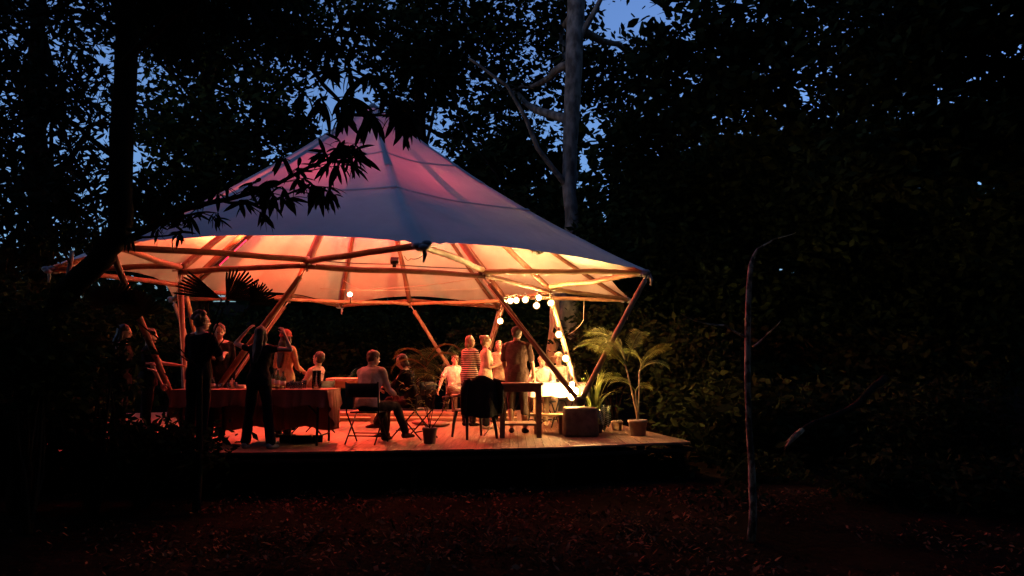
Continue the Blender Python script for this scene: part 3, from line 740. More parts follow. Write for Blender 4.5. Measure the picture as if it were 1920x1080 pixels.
# the clearing is closed in behind and beside the photographer too
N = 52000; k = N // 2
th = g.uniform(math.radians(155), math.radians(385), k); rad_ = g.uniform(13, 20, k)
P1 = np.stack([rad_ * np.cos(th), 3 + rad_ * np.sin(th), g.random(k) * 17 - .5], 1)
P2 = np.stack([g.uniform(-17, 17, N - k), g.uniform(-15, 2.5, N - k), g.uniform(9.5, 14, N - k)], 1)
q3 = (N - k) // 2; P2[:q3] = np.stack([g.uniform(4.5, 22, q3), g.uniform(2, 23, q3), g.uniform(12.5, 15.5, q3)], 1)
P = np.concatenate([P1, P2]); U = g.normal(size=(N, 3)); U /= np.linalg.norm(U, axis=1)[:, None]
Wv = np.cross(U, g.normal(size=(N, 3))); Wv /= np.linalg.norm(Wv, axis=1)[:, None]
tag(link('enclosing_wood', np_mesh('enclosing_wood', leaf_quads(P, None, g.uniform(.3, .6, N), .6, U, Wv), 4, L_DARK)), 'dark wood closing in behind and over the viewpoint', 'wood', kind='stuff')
# pale-roofed hut glimpsed at the far left
hc = at(5, 605, 22)
hut = thing('small_hut', (hc.x - 1.2, 22, GZ), 'small hut with a pale sheet roof glimpsed at the far left edge', 'hut')
hz = hc.z - GZ
MB().box((0, .6, (hz - .3) / 2), (3, 2.2, hz - .3)).build('wall', M_PLASTER, hut, False)
MB().box((0, -.1, hz - .05), (3.6, 2.1, .05), (.30, 0, 0)).build('roof_sheet', M_ROOF, hut, False)
MB().box((0, 1.75, hz - .05), (3.6, 2.0, .05), (-.30, 0, 0)).build('roof_sheet', M_ROOF, hut, False)
MB().box((.6, -.52, .9), (.8, .05, 1.8)).build('door', M_DECKD, hut, False)

# ---------------------------------------------------------------- mango tree in the near left
def long_leaf_mesh(L=.2, w=.024):
    mb = MB(); n = 6; v = []; f = []
    for i in range(n + 1):
        t = i / n; ww = w * math.sin(PI * min(1, t * .96 + .04)) ** .75 if t < 1 else .001
        z = -.22 * L * t * t; v += [(-ww, t * L, z + ww * .25), (0, t * L, z), (ww, t * L, z + ww * .25)]
    for i in range(n):
        a = i * 3; f += [(a, a + 1, a + 4, a + 3), (a + 1, a + 2, a + 5, a + 4)]
    return mb.add(v, f).mesh('leaf', L_MANGO)
LM = [long_leaf_mesh(.19, .022), long_leaf_mesh(.23, .024), long_leaf_mesh(.155, .02)]
mbase = at(40, 900, 8.6)
mango = thing('mango_tree', (mbase.x, mbase.y, GZ - .1), 'near dark mango tree with long hanging leaves crossing the tent roof', 'tree')
mo = mango.location.copy()
tp = [Vector(mo), at(60, 720, 8.4), at(110, 565, 8.2), at(158, 515, 8.0), at(196, 476, 7.9), at(222, 446, 7.9), at(229, 400, 7.9), at(227, 250, 7.9), at(236, 100, 8.0), at(232, -60, 8.1)]
pts = []
for i in range(len(tp) - 1): pts += wander(tp[i], tp[i + 1], 6, .03, 40 + i)[:-1]
pts.append(tp[-1]); n_ = len(pts)
MB().tube([p - mo for p in pts], [(.135 - .02 * i / n_) * (1 + .1 * mnoise.noise(Vector((i * .5, 2, 1)))) for i in range(n_)], 12).build('trunk', M_BARK, mango)
rnd = random.Random(21); leaf_objs = 0; extra_leaves = []
def put_leaf(p, d, sc):
    global leaf_objs
    d = Vector(d).normalized(); q = d.to_track_quat('Y', 'Z')
    q = q @ Euler((0, rnd.uniform(-.9, .9), 0)).to_quaternion()
    if leaf_objs < 296:
        o = link('leaf', rnd.choice(LM), mango); o.location = p - mo; o.rotation_mode = 'QUATERNION'; o.rotation_quaternion = q; o.scale = (sc, sc, sc); leaf_objs += 1
    else: extra_leaves.append((p - mo, q, sc))
def mango_branch(path, r0, r1, whorls, sc=1, nl=(8, 12), start=.25, reach=.22):
    w = []
    for a, b in zip(path, path[1:]): w += wander(a, b, 7, .04, rnd.random() * 50)[:-1]
    w.append(Vector(path[-1])); L = len(w)
    mb = MB(); mb.tube([p - mo for p in w], [r0 + (r1 - r0) * j / (L - 1) for j in range(L)], 7)
    for k in range(whorls):
        t = start + (1 - start) * (k + 1) / whorls; j = min(L - 1, int(t * (L - 1))); p0 = w[j]
        ax_ = (w[min(L - 1, j + 1)] - w[max(0, j - 1)]).normalized()
        off = Vector((rnd.uniform(-1, 1), rnd.uniform(-.7, .7), rnd.uniform(-.5, .6))) * reach * (0 if k == whorls - 1 else 1) + ax_ * reach * .6
        p1 = p0 + off
        mb.tube([p - mo for p in wander(p0, p1, 4, .02, k)], [.007, .006, .005, .004, .003], 4)
        tw = (p1 - p0).normalized() if off.length > 1e-3 else ax_
        for q in range(rnd.randint(*nl)):
            d = tw * .5 + Vector((rnd.uniform(-1, 1), rnd.uniform(-1, 1), rnd.uniform(-1.5, .15)))
            put_leaf(p1 - tw * rnd.uniform(0, .09), d, sc * rnd.uniform(.75, 1.15))
    mb.build('branch', M_BARK, mango)
# low limb over the tent's left slope
mango_branch([at(222, 455, 7.9), at(330, 400, 7.4), at(420, 375, 7.1), at(520, 345, 6.9), at(610, 300, 6.8), at(640, 285, 6.8)], .035, .008, 22, .95, (8, 12), .36, .26)
mango_branch([at(420, 378, 7.1), at(500, 382, 6.9), at(570, 352, 6.8), at(600, 350, 6.8)], .014, .006, 11, .95, (7, 10), .15, .24)
mango_branch([at(240, 430, 7.8), at(300, 415, 7.4), at(360, 402, 7.3), at(395, 398, 7.2)], .02, .008, 5, .8, (5, 8), .2, .2)
mango_branch([at(225, 458, 7.9), at(270, 445, 7.6), at(330, 438, 7.4)], .02, .006, 4, .8, (5, 7), .3, .18)
# upper boughs hanging over the peak
mango_branch([at(430, -60, 6.6), at(520, 60, 6.2), at(600, 150, 6.0), at(660, 215, 5.9), at(722, 216, 5.9)], .03, .008, 13, 1.2, (7, 10), .45, .22)
mango_branch([at(600, 150, 6.0), at(660, 130, 6.0), at(720, 170, 6.0), at(735, 205, 6.0)], .014, .006, 5, 1.1, (6, 9), .2, .2)
mango_branch([at(600, -60, 6.4), at(640, 50, 6.2), at(650, 120, 6.1)], .02, .006, 5, 1.1, (6, 9), .3, .22)
mango_branch([at(520, 60, 6.2), at(590, 70, 6.1), at(650, 60, 6.1)], .016, .006, 5, 1.1, (7, 9), .2, .22)
mango_branch([at(232, 120, 7.9), at(320, 30, 7.4), at(430, -20, 7.0), at(560, -60, 6.8)], .05, .02, 9, 1.1, (8, 12), .3, .3)
mango_branch([at(228, 300, 7.9), at(160, 250, 7.6), at(90, 210, 7.4), at(20, 220, 7.2)], .035, .01, 7, 1.0, (6, 9), .3, .28)
mango_branch([at(228, 360, 7.9), at(160, 380, 7.6), at(110, 350, 7.5), at(60, 390, 7.3)], .025, .008, 7, 1.0, (6, 9), .3, .25)
mango_branch([at(232, 60, 7.9), at(150, 20, 7.6), at(60, 30, 7.3), at(-40, 20, 7.2)], .04, .01, 6, 1.0, (7, 10), .3, .28)
mb = MB(); base_v = None
def bake(lst, name, m, parent):
    me0 = [(np.array([v.co[:] for v in q.vertices]), [tuple(p.vertices) for p in q.polygons]) for q in LM]
    mb = MB()
    for i, (p, q, sc) in enumerate(lst):
        v, f = me0[i % 3]; R = np.array(q.to_matrix()); mb.add((v * sc) @ R.T + np.array(p), f)
    o = mb.build(name, m, parent); o['kind'] = 'stuff'; return o
bake(extra_leaves, 'upper_leaves', L_MANGO, mango)
# crown above and to the left
bl = []
for (px_, py_, Y_, w_, h_, d_, n_) in ((120, -60, 8, 180, 80, 1.2, 1500), (330, -110, 7.6, 170, 90, 1.3, 1800), (560, -130, 7, 150, 90, 1.2, 1500), (20, 120, 8.5, 60, 40, .8, 260), (20, 440, 8.6, 60, 60, .8, 340), (130, 430, 8.8, 40, 40, .6, 180), (300, 380, 8.8, 60, 40, .6, 420), (310, 40, 9, 110, 60, .9, 1000), (470, 20, 9, 110, 50, .9, 900)):
    c = at(px_, py_, Y_) - mo; k = Y_ / FPX; bl.append(((c.x, c.y, c.z), (w_ * k, d_, h_ * k), n_))
bl.append(((2.0 - mo.x, 1.5 - mo.y, 6.4), (6.5, 4.5, 1.1), 5200))
o = link('foliage', leaves_mesh('foliage', bl, .2, .22, L_MANGO, 31, .6, 14, .16, 6), mango); o['kind'] = 'stuff'


# ================================================================ PLANTS ON AND ROUND THE DECK
def frond_mesh(L, n, leaf, droop, w=.02, seed=1, m=None, lift=.9, taper=.9):
    """feather leaf: base at the origin, growing along +Y and rising, then arching down"""
    rd = random.Random(seed); mb = MB(); pts = []; ang = lift; p = Vector((0, 0, 0)); st = 18
    for i in range(st + 1):
        pts.append(p.copy()); a = ang - droop * (i / st) ** 1.3; p = p + Vector((0, math.cos(a), math.sin(a))) * (L / st)
    mb.tube(pts, [.012 * (1 - .85 * i / st) + .0015 for i in range(st + 1)], 5)
    for i in range(n):
        t = .22 + .78 * i / (n - 1); q = t * st; j = min(st - 1, int(q)); b = pts[j].lerp(pts[j + 1], q - j)
        tg = (pts[j + 1] - pts[j]).normalized(); ll = leaf * (math.sin(PI * (.12 + .80 * t)) ** .7) * rd.uniform(.9, 1.08)
        for sgn in (-1, 1):
            d = (Vector((sgn, 0, 0)) * .85 + tg * (.55 + .5 * t) + Vector((0, 0, .25))).normalized()
            m1 = b + d * ll * .5; e = b + d * ll + Vector((0, 0, -.28 * ll)); s2 = tg * w * .5
            mb.add([b - s2 * .5, b + s2 * .5, m1 + s2, e, m1 - s2], [(0, 1, 2, 4), (4, 2, 3)])
    return mb.mesh('frond', m or L_PALM, False)
F1 = frond_mesh(.92, 30, .27, 1.7, .013, 1); F2 = frond_mesh(.80, 28, .25, 1.2, .012, 2); F3 = frond_mesh(.62, 22, .20, 1.9, .011, 3)
F4 = frond_mesh(1.5, 38, .46, 1.6, .020, 4)
F5 = frond_mesh(1.75, 42, .50, 1.75, .018, 6, None, 1.2)
FD = frond_mesh(1.0, 26, .26, 2.1, .022, 5, L_PALMD)
def put_frond(me, parent, loc, az, tilt=0, sc=1, name='frond', roll=0):
    o = link(name, me, parent, loc); o.rotation_euler = (Matrix.Rotation(az, 3, 'Z') @ Matrix.Rotation(tilt, 3, 'X') @ Matrix.Rotation(roll, 3, 'Y')).to_euler(); o.scale = (sc, sc, sc); return o
def pot_mb(r, h):
    return MB().lathe((0, 0, 0), [(r * .76, .002), (r * .80, .01), (r * .97, h * .82), (r * 1.06, h * .84), (r * 1.06, h * .98), (r * 1.0, h), (r * .93, h * .98), (r * .93, h * .9)], 20)
def pot(name, loc, r, h, m, label, group=None, pebbles=True):
    t = thing(name, loc, label, 'potted plant', group)
    pot_mb(r, h).build('pot', m, t)
    MB().lathe((0, 0, h * .84), [(r * .94, 0), (r * .6, .012), (r * .05, .02)], 14).build('soil', M_SOIL, t)
    if pebbles:
        rd = random.Random(int(r * 999)); mb = MB()
        for i in range(26):
            a, q = rd.uniform(0, 2 * PI), r * .9 * rd.random() ** .5; mb.ell((q * math.cos(a), q * math.sin(a), h * .9 + rd.uniform(0, .025)), (rd.uniform(.012, .028), rd.uniform(.012, .024), .012), nu=6, nv=4)
        o = mb.build('pebbles', M_STONE, t); o['kind'] = 'stuff'
    return t
def onf(px, py): return onz(px, py, 0.0)
# tall palm in the clay pot at the right corner
p = onf(1198, 818); p.y += .1
t = pot('potted_palm', p, .15, .25, M_CLAY, 'tall arching palm in a clay pot near the right corner of the deck', 'potted plants on the deck')
mb = MB()
for j, (dx, dy, hh) in enumerate(((-.12, 0, 1.15), (.03, .05, 1.0), (-.02, -.05, .7))):
    mb.tube(wander((0, 0, .2), (dx * 1.6, dy, hh), 8, .03, j + 3), [.016, .015, .014, .013, .013, .012, .012, .011, .010], 6)
mb.build('canes', M_BAMBOO2, t)
for j, (x_, y_, z_, az, me, ti, sc) in enumerate(((-.19, 0, 1.15, 80, F1, .1, 1), (-.19, 0, 1.1, 115, F2, .25, .95), (-.19, 0, 1.15, 45, F2, .2, 1), (-.15, 0, 1.18, -30, F1, .45, .95), (-.15, 0, 1.1, 150, F1, .35, .9), (.05, .05, 1.0, -80, F2, .3, 1), (.05, .05, 1.0, -110, F3, 0, .9), (.05, .05, .95, 30, F1, .45, .85),
                                                   (-.1, 0, .85, 95, F3, -.2, 1), (-.03, -.05, .7, 75, F3, .1, .8), (-.03, -.05, .7, -60, F3, 0, .7), (-.18, 0, 1.2, 60, F1, .4, 1.05), (-.19, 0, 1.15, 95, F1, .3, .85))):
    put_frond(me, t, (x_, y_, z_), math.radians(az), ti, sc, roll=(.75 if az > 0 else -.75) * (1 if j % 3 else -.4))
# small clay pot with a wilted plant
p = onf(1158, 807); p.y += .08
t = pot('potted_seedling', p, .10, .15, M_CLAY, 'small clay pot with a nearly bare plant left of the tall palm', 'potted plants on the deck')
mb = MB()
for j in range(4): mb.tube(wander((0, 0, .12), (random.uniform(-.06, .06), random.uniform(-.05, .05), .22 + .08 * j), 4, .02, j), [.005, .004, .003, .003, .002], 4)
mb.build('stems', M_BARK, t)
def broad_leaf(L, w, m, name='leaf', lobes=0):
    mb = MB(); n = 9; v = []; f = []
    for i in range(n + 1):
        q = i / n; ww = w * math.sin(PI * min(.999, q * .92 + .06)) ** .7 * (1 - .25 * q) * (1 + (.14 if lobes and i % 2 else -.10 if lobes else 0)); z = -.25 * L * q * q
        v += [(-ww, q * L - .02, z + .15 * ww), (-ww * .5, q * L, z), (0, q * L, z - .004), (ww * .5, q * L, z), (ww, q * L - .02, z + .15 * ww)]
    for i in range(n):
        for k in range(4): a = i * 5 + k; f.append((a, a + 1, a + 6, a + 5))
    return mb.add(v, f).mesh(name, m)
BL = broad_leaf(.16, .045, L_MID)
for j in range(5):
    o = link('leaf', BL, t, (0, 0, .2 + .05 * j)); o.rotation_euler = (.3, 0, j * 1.7)
# pale-veined arrow leaves
p = at(1120, 812, 12.45); p.z = 0
t = pot('arrowhead_plant', p, .10, .16, M_DPOT, 'plant with pale veined arrow leaves between the concrete block and clay pots', 'potted plants on the deck', False)
def veined_leaf():
    mb = veined = broad_leaf(.24, .062, mat('deep_green_leaf', (.03, .06, .025), .35), lobes=1); return mb
VL = veined_leaf()
vm = MB()
for sgn in (-1, 1):
    for i in range(6):
        y0 = .03 + i * .03; vm.tube([(0, y0, -.25 * .24 * (y0 / .24) ** 2 + .006), (sgn * .046 * (1 - i * .1), y0 + .028, -.25 * .24 * ((y0 + .02) / .24) ** 2 + .014)], .0035, 4)
vm.tube([(0, q * .024, -.06 * (q / 10) ** 2 + .006) for q in range(11)], .0045, 4)
VEIN = vm.mesh('veins', mat('pale_vein', (.6, .6, .45), .5))
stems = MB()
for j, (x_, y_, z_, az, ti) in enumerate(((.09, -.1, .46, 20, -1.2), (.17, -.08, .34, -10, -1.35), (.03, -.12, .38, 35, -1.1), (.20, 0, .44, -50, -.8), (.12, .05, .26, -20, -1.25))):
    stems.tube(wander((0, 0, .12), (x_, y_, z_), 5, .03, j), .005, 5)
    o = link('leaf', VL, t, (x_, y_, z_)); o.rotation_euler = (ti, 0, math.radians(180 + az)); v_ = link('veins', VEIN, o)
stems.build('stems', L_PALM, t)
# strap-leaved plant behind the concrete block
p = at(1113, 800, 12.75); p.z = 0
t = pot('strap_leaved_plant', p, .14, .22, M_DPOT, 'upright strap leaved plant growing behind the concrete block', 'potted plants on the deck', False)
def strap(L, w, bend):
    mb = MB(); v = []; f = []; n = 8
    for i in range(n + 1):
        q = i / n; a = bend * q * q; ww = w * (1 - q ** 2.5) + .001; y = L * q * math.sin(a); z = L * q * math.cos(a * .8)
        v += [(-ww, y, z), (0, y - ww * .4, z), (ww, y, z)]
    for i in range(n): a = i * 3; f += [(a, a + 1, a + 4, a + 3), (a + 1, a + 2, a + 5, a + 4)]
    return mb.add(v, f).mesh('leaf', L_PALM)
ST = [strap(.72, .022, .5), strap(.62, .02, 1.0), strap(.8, .022, .25)]
for j in range(34):
    a = j * 2.4; o = link('leaf', ST[j % 3], t, (.07 * math.cos(a), .07 * math.sin(a), .18)); o.rotation_euler = (random.uniform(-.15, .3), random.uniform(-.2, .2), a - PI / 2); o.scale = (1, 1, random.uniform(.9, 1.3))
# thin leggy plant in the dark pot at the front edge
p = onf(804, 833); p.y += .1
t = pot('leggy_plant', p, .105, .225, M_DPOT, 'dark pot at the front edge of the deck with tall thin bare stems', 'potted plants on the deck')
mb = MB(); tips = []
for j, (dx, dy, hh) in enumerate(((-.33, .1, 1.05), (-.40, 0, .82), (.22, 0, 1.1), (.06, .1, .9), (.28, .1, .7), (-.12, 0, 1.2))):
    w = wander((0, 0, .18), (dx, dy, hh), 8, .08, j + 30); tips.append(w); mb.tube(w, [.008, .007, .006, .006, .005, .005, .004, .003, .003], 5)
mb.build('stems', M_BARK, t)
NL = broad_leaf(.10, .010, L_PALM)
for j, w in enumerate(tips):
    nn = 24 if j < 2 else 12
    for q in range(nn):
        b = w[3 + int(q / nn * 6)] if j < 2 else w[5 + int(q / nn * 4)]
        o = link('leaf', NL, t, b + Vector((0, 0, random.uniform(-.05, .05)))); o.rotation_euler = (random.uniform(-.3, .8), 0, random.uniform(0, 6.28)); o.scale = (1, random.uniform(.7, 1.2), 1)
for az, ti, hh in ((75, .1, 1.15), (-60, .0, 1.12), (110, -.1, 1.05), (-100, .2, 1.18)):
    put_frond(FD, t, (-.05, 0, hh), math.radians(az), ti, .62, 'dry_frond')
# palms growing just behind the dance floor
def clump_palm(loc, fr, label, stem=.5):
    t = thing('palm', loc, label, 'palm', 'palms behind the deck')
    mb = MB(); mb.tube(wander((0, 0, -.2), (.02, 0, stem), 6, .03, 4), [.07, .06, .055, .05, .05, .05, .045], 8); mb.build('trunk', M_BARK, t)
    for (me, az, ti, sc) in fr: put_frond(me, t, (0, 0, stem), math.radians(az), ti, sc, roll=.8 if az > 0 else -.8)
p = at(838, 730, 19.2); clump_palm((p.x, 19.2, 0), [(F5, 82, .05, 1), (F5, -78, .1, 1.05), (F5, 60, .25, 1), (F5, -50, .3, 1.1), (F5, -95, -.25, .9), (F5, 100, -.3, .85), (F5, 20, .2, .9)], 'palm with tall arching fronds behind the seated guest in white', .62)
p = at(665, 730, 19.4); clump_palm((p.x, 19.4, 0), [(F5, 70, .1, .62), (F5, -65, .1, .7), (F5, -20, .2, .7), (F5, 95, -.2, .6), (F5, -95, -.1, .65)], 'darker palm behind the small table at the middle of the floor', .35)
# fan palm silhouetted at the left
def fan_mesh(R, a0, a1, n, seed, m):
    """fan leaf: pleated blade that splits into blunt fingers; angles from straight up, clockwise"""
    rd = random.Random(seed); mb = MB(); st = (a1 - a0) / n
    P = lambda a, r, z: Vector((math.sin(a) * r, z, math.cos(a) * r))
    for i in range(n):
        b0 = a0 + st * i; b1 = b0 + st; bm = b0 + st / 2; L = R * rd.uniform(.9, 1.05) * (1 + .25 * math.sin(abs(bm)))
        c = L * rd.uniform(.62, .72)
        mb.add([P(bm, .0, 0), P(b0, c, .012), P(bm, c * 1.02, -.015), P(b1, c, .012), P(b0 + st * .22, L * .97, .03), P(bm, L, .0), P(b1 - st * .22, L * .95, .03)], [(0, 1, 2), (0, 2, 3), (1, 4, 5, 2), (2, 5, 6, 3)])
    return mb.mesh('fan_leaf', m, False)
FN = [fan_mesh(.36, -.10, 1.62, 15, 1, L_MANGO), fan_mesh(.42, -1.5, -.85, 8, 2, L_MANGO), fan_mesh(.40, -1.9, 1.6, 26, 3, L_MANGO)]
p = at(374, 730, 8.7)
t = thing('fan_palm', (p.x, 8.7, GZ), 'dark fan palm with ragged leaves against the glowing canvas at left', 'palm')
mb = MB(); hz_ = at(430, 590, 8.7).z - GZ
mb.tube(wander((0, .05, -.1), (.0, 0, hz_ - .62), 8, .03, 9), [.05, .045, .045, .04, .04, .035, .035, .03, .03], 9); mb.build('trunk', M_BARK, t)
for (px_, py_, me, rz, rx, sc) in ((424, 562, 0, 0, 0, 1), (416, 560, 1, .2, 0, 1), (470, 572, 0, -.2, .1, .75), (270, 590, 2, -.5, .6, .8), (215, 570, 2, .3, .6, .7)):
    q = at(px_, py_, 8.7) - t.location; hb_ = Vector((.0, 0, hz_ - .64))
    o = link('fan_leaf', FN[me], t, q); o.rotation_euler = (rx, 0, rz); o.scale = (sc,) * 3
    MB().tube(wander(hb_, q, 5, .02, px_), .008, 5).build('leaf_stalk', M_BARK, t)

# ================================================================ FURNITURE
def table(label, loc, w, d, h, m, leg=.07, rotz=0, top_t=.035, apron=.09, shelf=None, overhang=.05, name='wooden_table', taper=False, boards=1):
    t = thing(name, loc, label, 'table', None, rotz)
    bwid = d / boards
    for i in range(boards): MB().box((0, -d / 2 + bwid * (i + .5), h - top_t / 2), (w, bwid - .004, top_t)).build('tabletop_plank' if boards > 1 else 'tabletop', m, t, False)
    lx, ly = w / 2 - overhang - leg / 2, d / 2 - overhang - leg / 2
    for sx in (-1, 1):
        for sy in (-1, 1): MB().box((sx * lx, sy * ly, (h - top_t) / 2), (leg, leg, h - top_t)).build('leg', m, t, False)
    za = h - top_t - apron / 2 - .001
    for sy in (-1, 1): MB().box((0, sy * ly, za), (2 * lx - leg - .002, leg * .4, apron)).build('apron', m, t, False)
    for sx in (-1, 1): MB().box((sx * lx, 0, za), (leg * .4, 2 * ly - leg - .002, apron)).build('apron', m, t, False)
    if shelf: MB().box((0, 0, shelf), (2 * lx - leg - .004, 2 * ly, .03)).build('shelf', m, t, False)
    return t
# long buffet table under a dark cloth
b0 = onf(597, 836); TY = b0.y
tb = thing('buffet_table', (-3.62, TY + .36, 0), 'long folding table under a dark red cloth with one bare metal leg showing', 'table')
TW, TD, TH = 2.15, .74, .77
TX1 = at(612, 732, TY).x; tb.location.x = TX1 - TW / 2
MB().box((0, 0, TH - .02), (TW, TD, .035)).build('tabletop', M_PLASTIC, tb, False)
for sx in (-1, 1):
    for sy in (-1, 1): MB().tube([(sx * (TW / 2 - .12), sy * (TD / 2 - .06), TH - .04), (sx * (TW / 2 - .12), sy * (TD / 2 - .02), 0)], .018, 8).build('leg', M_CHAIR, tb)
MB().tube([(TW / 2 - .12, -TD / 2 + .05, .42), (TW / 2 - .42, -TD / 2 + .06, TH - .05)], .012, 6).build('brace', M_CHAIR, tb)
MB().tube([(TW / 2 - .12, -TD / 2 + .03, .12), (TW / 2 - .12, TD / 2 - .03, .12)], .012, 6).build('brace', M_CHAIR, tb)
cl = MB(); nx_, nz_ = 70, 14; perim = []
hw, hd = TW / 2 + .012, TD / 2 + .012
def cloth_drop(xx): return .23 if xx > hw * .985 else .42 + .06 * math.sin(xx * 3) - (.19 if xx > .35 else 0)
nxx, nyy = 44, 12
v = [(-hw + 2 * hw * i / nxx, -hd + 2 * hd * j / nyy, TH + .004 + .002 * mnoise.noise(Vector((i * .4, j * .4, 0)))) for j in range(nyy + 1) for i in range(nxx + 1)]
f = [(j * (nxx + 1) + i, j * (nxx + 1) + i + 1, (j + 1) * (nxx + 1) + i + 1, (j + 1) * (nxx + 1) + i) for j in range(nyy) for i in range(nxx)]
cl.add(v, f)
def skirt(path, drops, out):
    v = []; f = []; nn = len(path); R_ = 9
    for i, (x_, y_) in enumerate(path):
        for r in range(R_ + 1):
            q = r / R_; fold = .030 * math.sin(i * .9 + 1.5 * math.sin(i * .35)) * q
            ox, oy = out[i]; v.append((x_ + ox * (fold + .035 * q), y_ + oy * (fold + .035 * q), TH + .004 - drops[i] * q))
    for i in range(nn - 1):
        for r in range(R_): a = i * (R_ + 1) + r; f.append((a, a + 1, a + R_ + 2, a + R_ + 1))
    cl.add(v, f)
n1 = 90; skirt([(-hw + 2 * hw * i / n1, -hd) for i in range(n1 + 1)], [.23 + .02 * math.sin(i * .3) for i in range(n1 + 1)], [(0, -1)] * (n1 + 1))
n2 = 30; skirt([(hw, -hd + 2 * hd * i / n2) for i in range(n2 + 1)], [.23 + .32 * math.sin(PI * i / n2) for i in range(n2 + 1)], [(1, 0)] * (n2 + 1))
skirt([(hw - 2 * hw * i / n1, hd) for i in range(n1 + 1)], [.60 + .03 * math.sin(i * .21) for i in range(n1 + 1)], [(0, 1)] * (n1 + 1))
skirt([(-hw, hd - 2 * hd * i / n2) for i in range(n2 + 1)], [.4] * (n2 + 1), [(-1, 0)] * (n2 + 1))
c_ = cl.build('tablecloth', M_CLOTH, None, True, tb.location); tag(c_, 'dark red cloth draped over the long buffet table', 'tablecloth')
TZ = TH + .008
def on_table(px, Y): 
    return Vector(((px - 960) / FPX * Y * 1.0, Y, TZ))
def tumbler(px, Y, r, h, label, m=M_GLASS):
    o = MB().lathe((0, 0, 0), [(r * .8, 0), (r, h), (r * .93, h), (r * .75, .008)], 14).build('tumbler', m, None, True, on_table(px, Y)); tag(o, label, 'glass', 'glasses on the buffet table'); return o
def bottle(px, Y, r, h, label, m=M_BOTTLE):
    t = thing('bottle', on_table(px, Y), label, 'bottle', 'bottles on the buffet table')
    MB().lathe((0, 0, 0), [(r, 0), (r, h * .55), (r * .9, h * .64), (r * .4, h * .75), (r * .36, h * .95)], 14).build('glass_body', m, t)
    MB().lathe((0, 0, h * .90), [(r * .42, 0), (r * .42, h * .1)], 10).build('cap', mat('bottle_cap', (.05, .04, .04), .4), t)
    MB().lathe((0, 0, h * .2), [(r * 1.02, 0), (r * 1.02, h * .25)], 14).build('paper_label', M_WHITECL, t)
for a in ((551, TY + .2, .038, .11, 'short clear tumbler beside the bottles'), (558, TY + .35, .035, .10, 'clear tumbler just behind the left tumbler'), (566, TY + .22, .036, .10, 'clear tumbler in the middle of the row by the jug'), (574, TY + .4, .036, .12, 'taller clear glass in front of the jug'), (545, TY + .45, .03, .09, 'small clear glass nearest the tall bottle')): tumbler(*a)
for a in ((524, TY + .3, .038, .27, 'dark bottle behind the woman with raised arms, left of a pair'), (534, TY + .25, .04, .25, 'dark bottle beside the tumblers, right of a pair'), (517, TY + .45, .036, .30, 'taller bottle at the back of the buffet table'), (404, TY + .4, .03, .16, 'small bottle near the left end of the buffet table')): bottle(*a)
j_ = thing('glass_jug', on_table(596, TY + .3), 'large clear glass jug at the right end of the buffet table', 'jug')
MB().lathe((0, 0, 0), [(.060, 0), (.066, .02), (.062, .24), (.066, .26), (.060, .26), (.056, .03)], 18).build('body', M_GLASS, j_)
MB().tube([(.06, 0, .22), (.11, 0, .2), (.115, 0, .1), (.065, 0, .05)], .008, 6).build('handle', M_GLASS, j_)
for i, (px_, dy, lab) in enumerate(((412, .3, 'little glass at the far left of the buffet table'), (420, .5, 'little glass second from the left on the buffet table'), (433, .35, 'glass tea light left of the thin candle'), (446, .4, 'glass tea light right of the thin candle'))):
    tumbler(px_, TY + dy, .028, .06 + .01 * i, lab)
cd = thing('candle', on_table(439, TY + .3), 'thin pale candle in a dish on the left of the buffet table', 'candle')
MB().lathe((0, 0, 0), [(.008, .01), (.007, .15)], 8).build('wax_stick', M_WHITECL, cd); MB().lathe((0, 0, 0), [(.04, 0), (.045, .015)], 14).build('dish', M_CONC, cd)
for i, (px_, dy, lab) in enumerate(((482, .2, 'stack of small white plates behind the woman with raised arms'), (455, .45, 'small stack of white plates near the candle dish'))):
    pm_ = MB()
    for q in range(5): pm_.lathe((0, 0, q * .009), [(.05, 0), (.085, .010), (.083, .012), (.04, .004)], 18)
    tag(pm_.build('plate_stack', M_WHITECL, None, True, on_table(px_, TY + dy)), lab, 'plates')
# rolled mat on the floor under the buffet
m0 = onf(520, 832); m1 = onf(606, 829)
rm = thing('rolled_mat', (m0.x, m0.y + .12, .055), 'dark rolled mat lying on the boards under the buffet table', 'mat')
MB().tube([(0, 0, 0), (m1.x - m0.x, .05, 0)], [.052, .055], 14).build('roll', M_BLACK, rm)
for q in (.25, .75): MB().tube([((m1.x - m0.x) * q, .0125, 0), ((m1.x - m0.x) * q + .02, .0135, 0)], .058, 14).build('strap', M_WOODD, rm)
# other tables
p = at(667, 709, 14.6); table('pale wooden table standing bare at the back of the dance floor', (p.x, 14.6, 0), 1.02, .6, p.z, M_WOOD, .09, 0, .05, .13, overhang=.08, boards=3)
p = at(982, 720, 11.75); table('dark wooden table with a low shelf behind the jacket chair', (at(976, 722, 11.7).x, 11.95, 0), .70, .72, .835, M_WOODD, .075, 0, .035, .10, shelf=.20, overhang=.03, boards=3)
tw_ = table('table under a bright white cloth beside the glowing bulbs', (at(1047, 716, 12.9).x, 12.95, 0), .95, .6, .80, M_WOOD, .06, 0, .03, .08, name='side_table')
cl2 = MB(); hw2, hd2 = .485, .31; v = []; f = []
path = [(-hw2 + 2 * hw2 * i / 40, -hd2) for i in range(41)] + [(hw2, -hd2 + 2 * hd2 * i / 20) for i in range(1, 21)] + [(hw2 - 2 * hw2 * i / 40, hd2) for i in range(1, 41)] + [(-hw2, hd2 - 2 * hd2 * i / 20) for i in range(1, 20)]
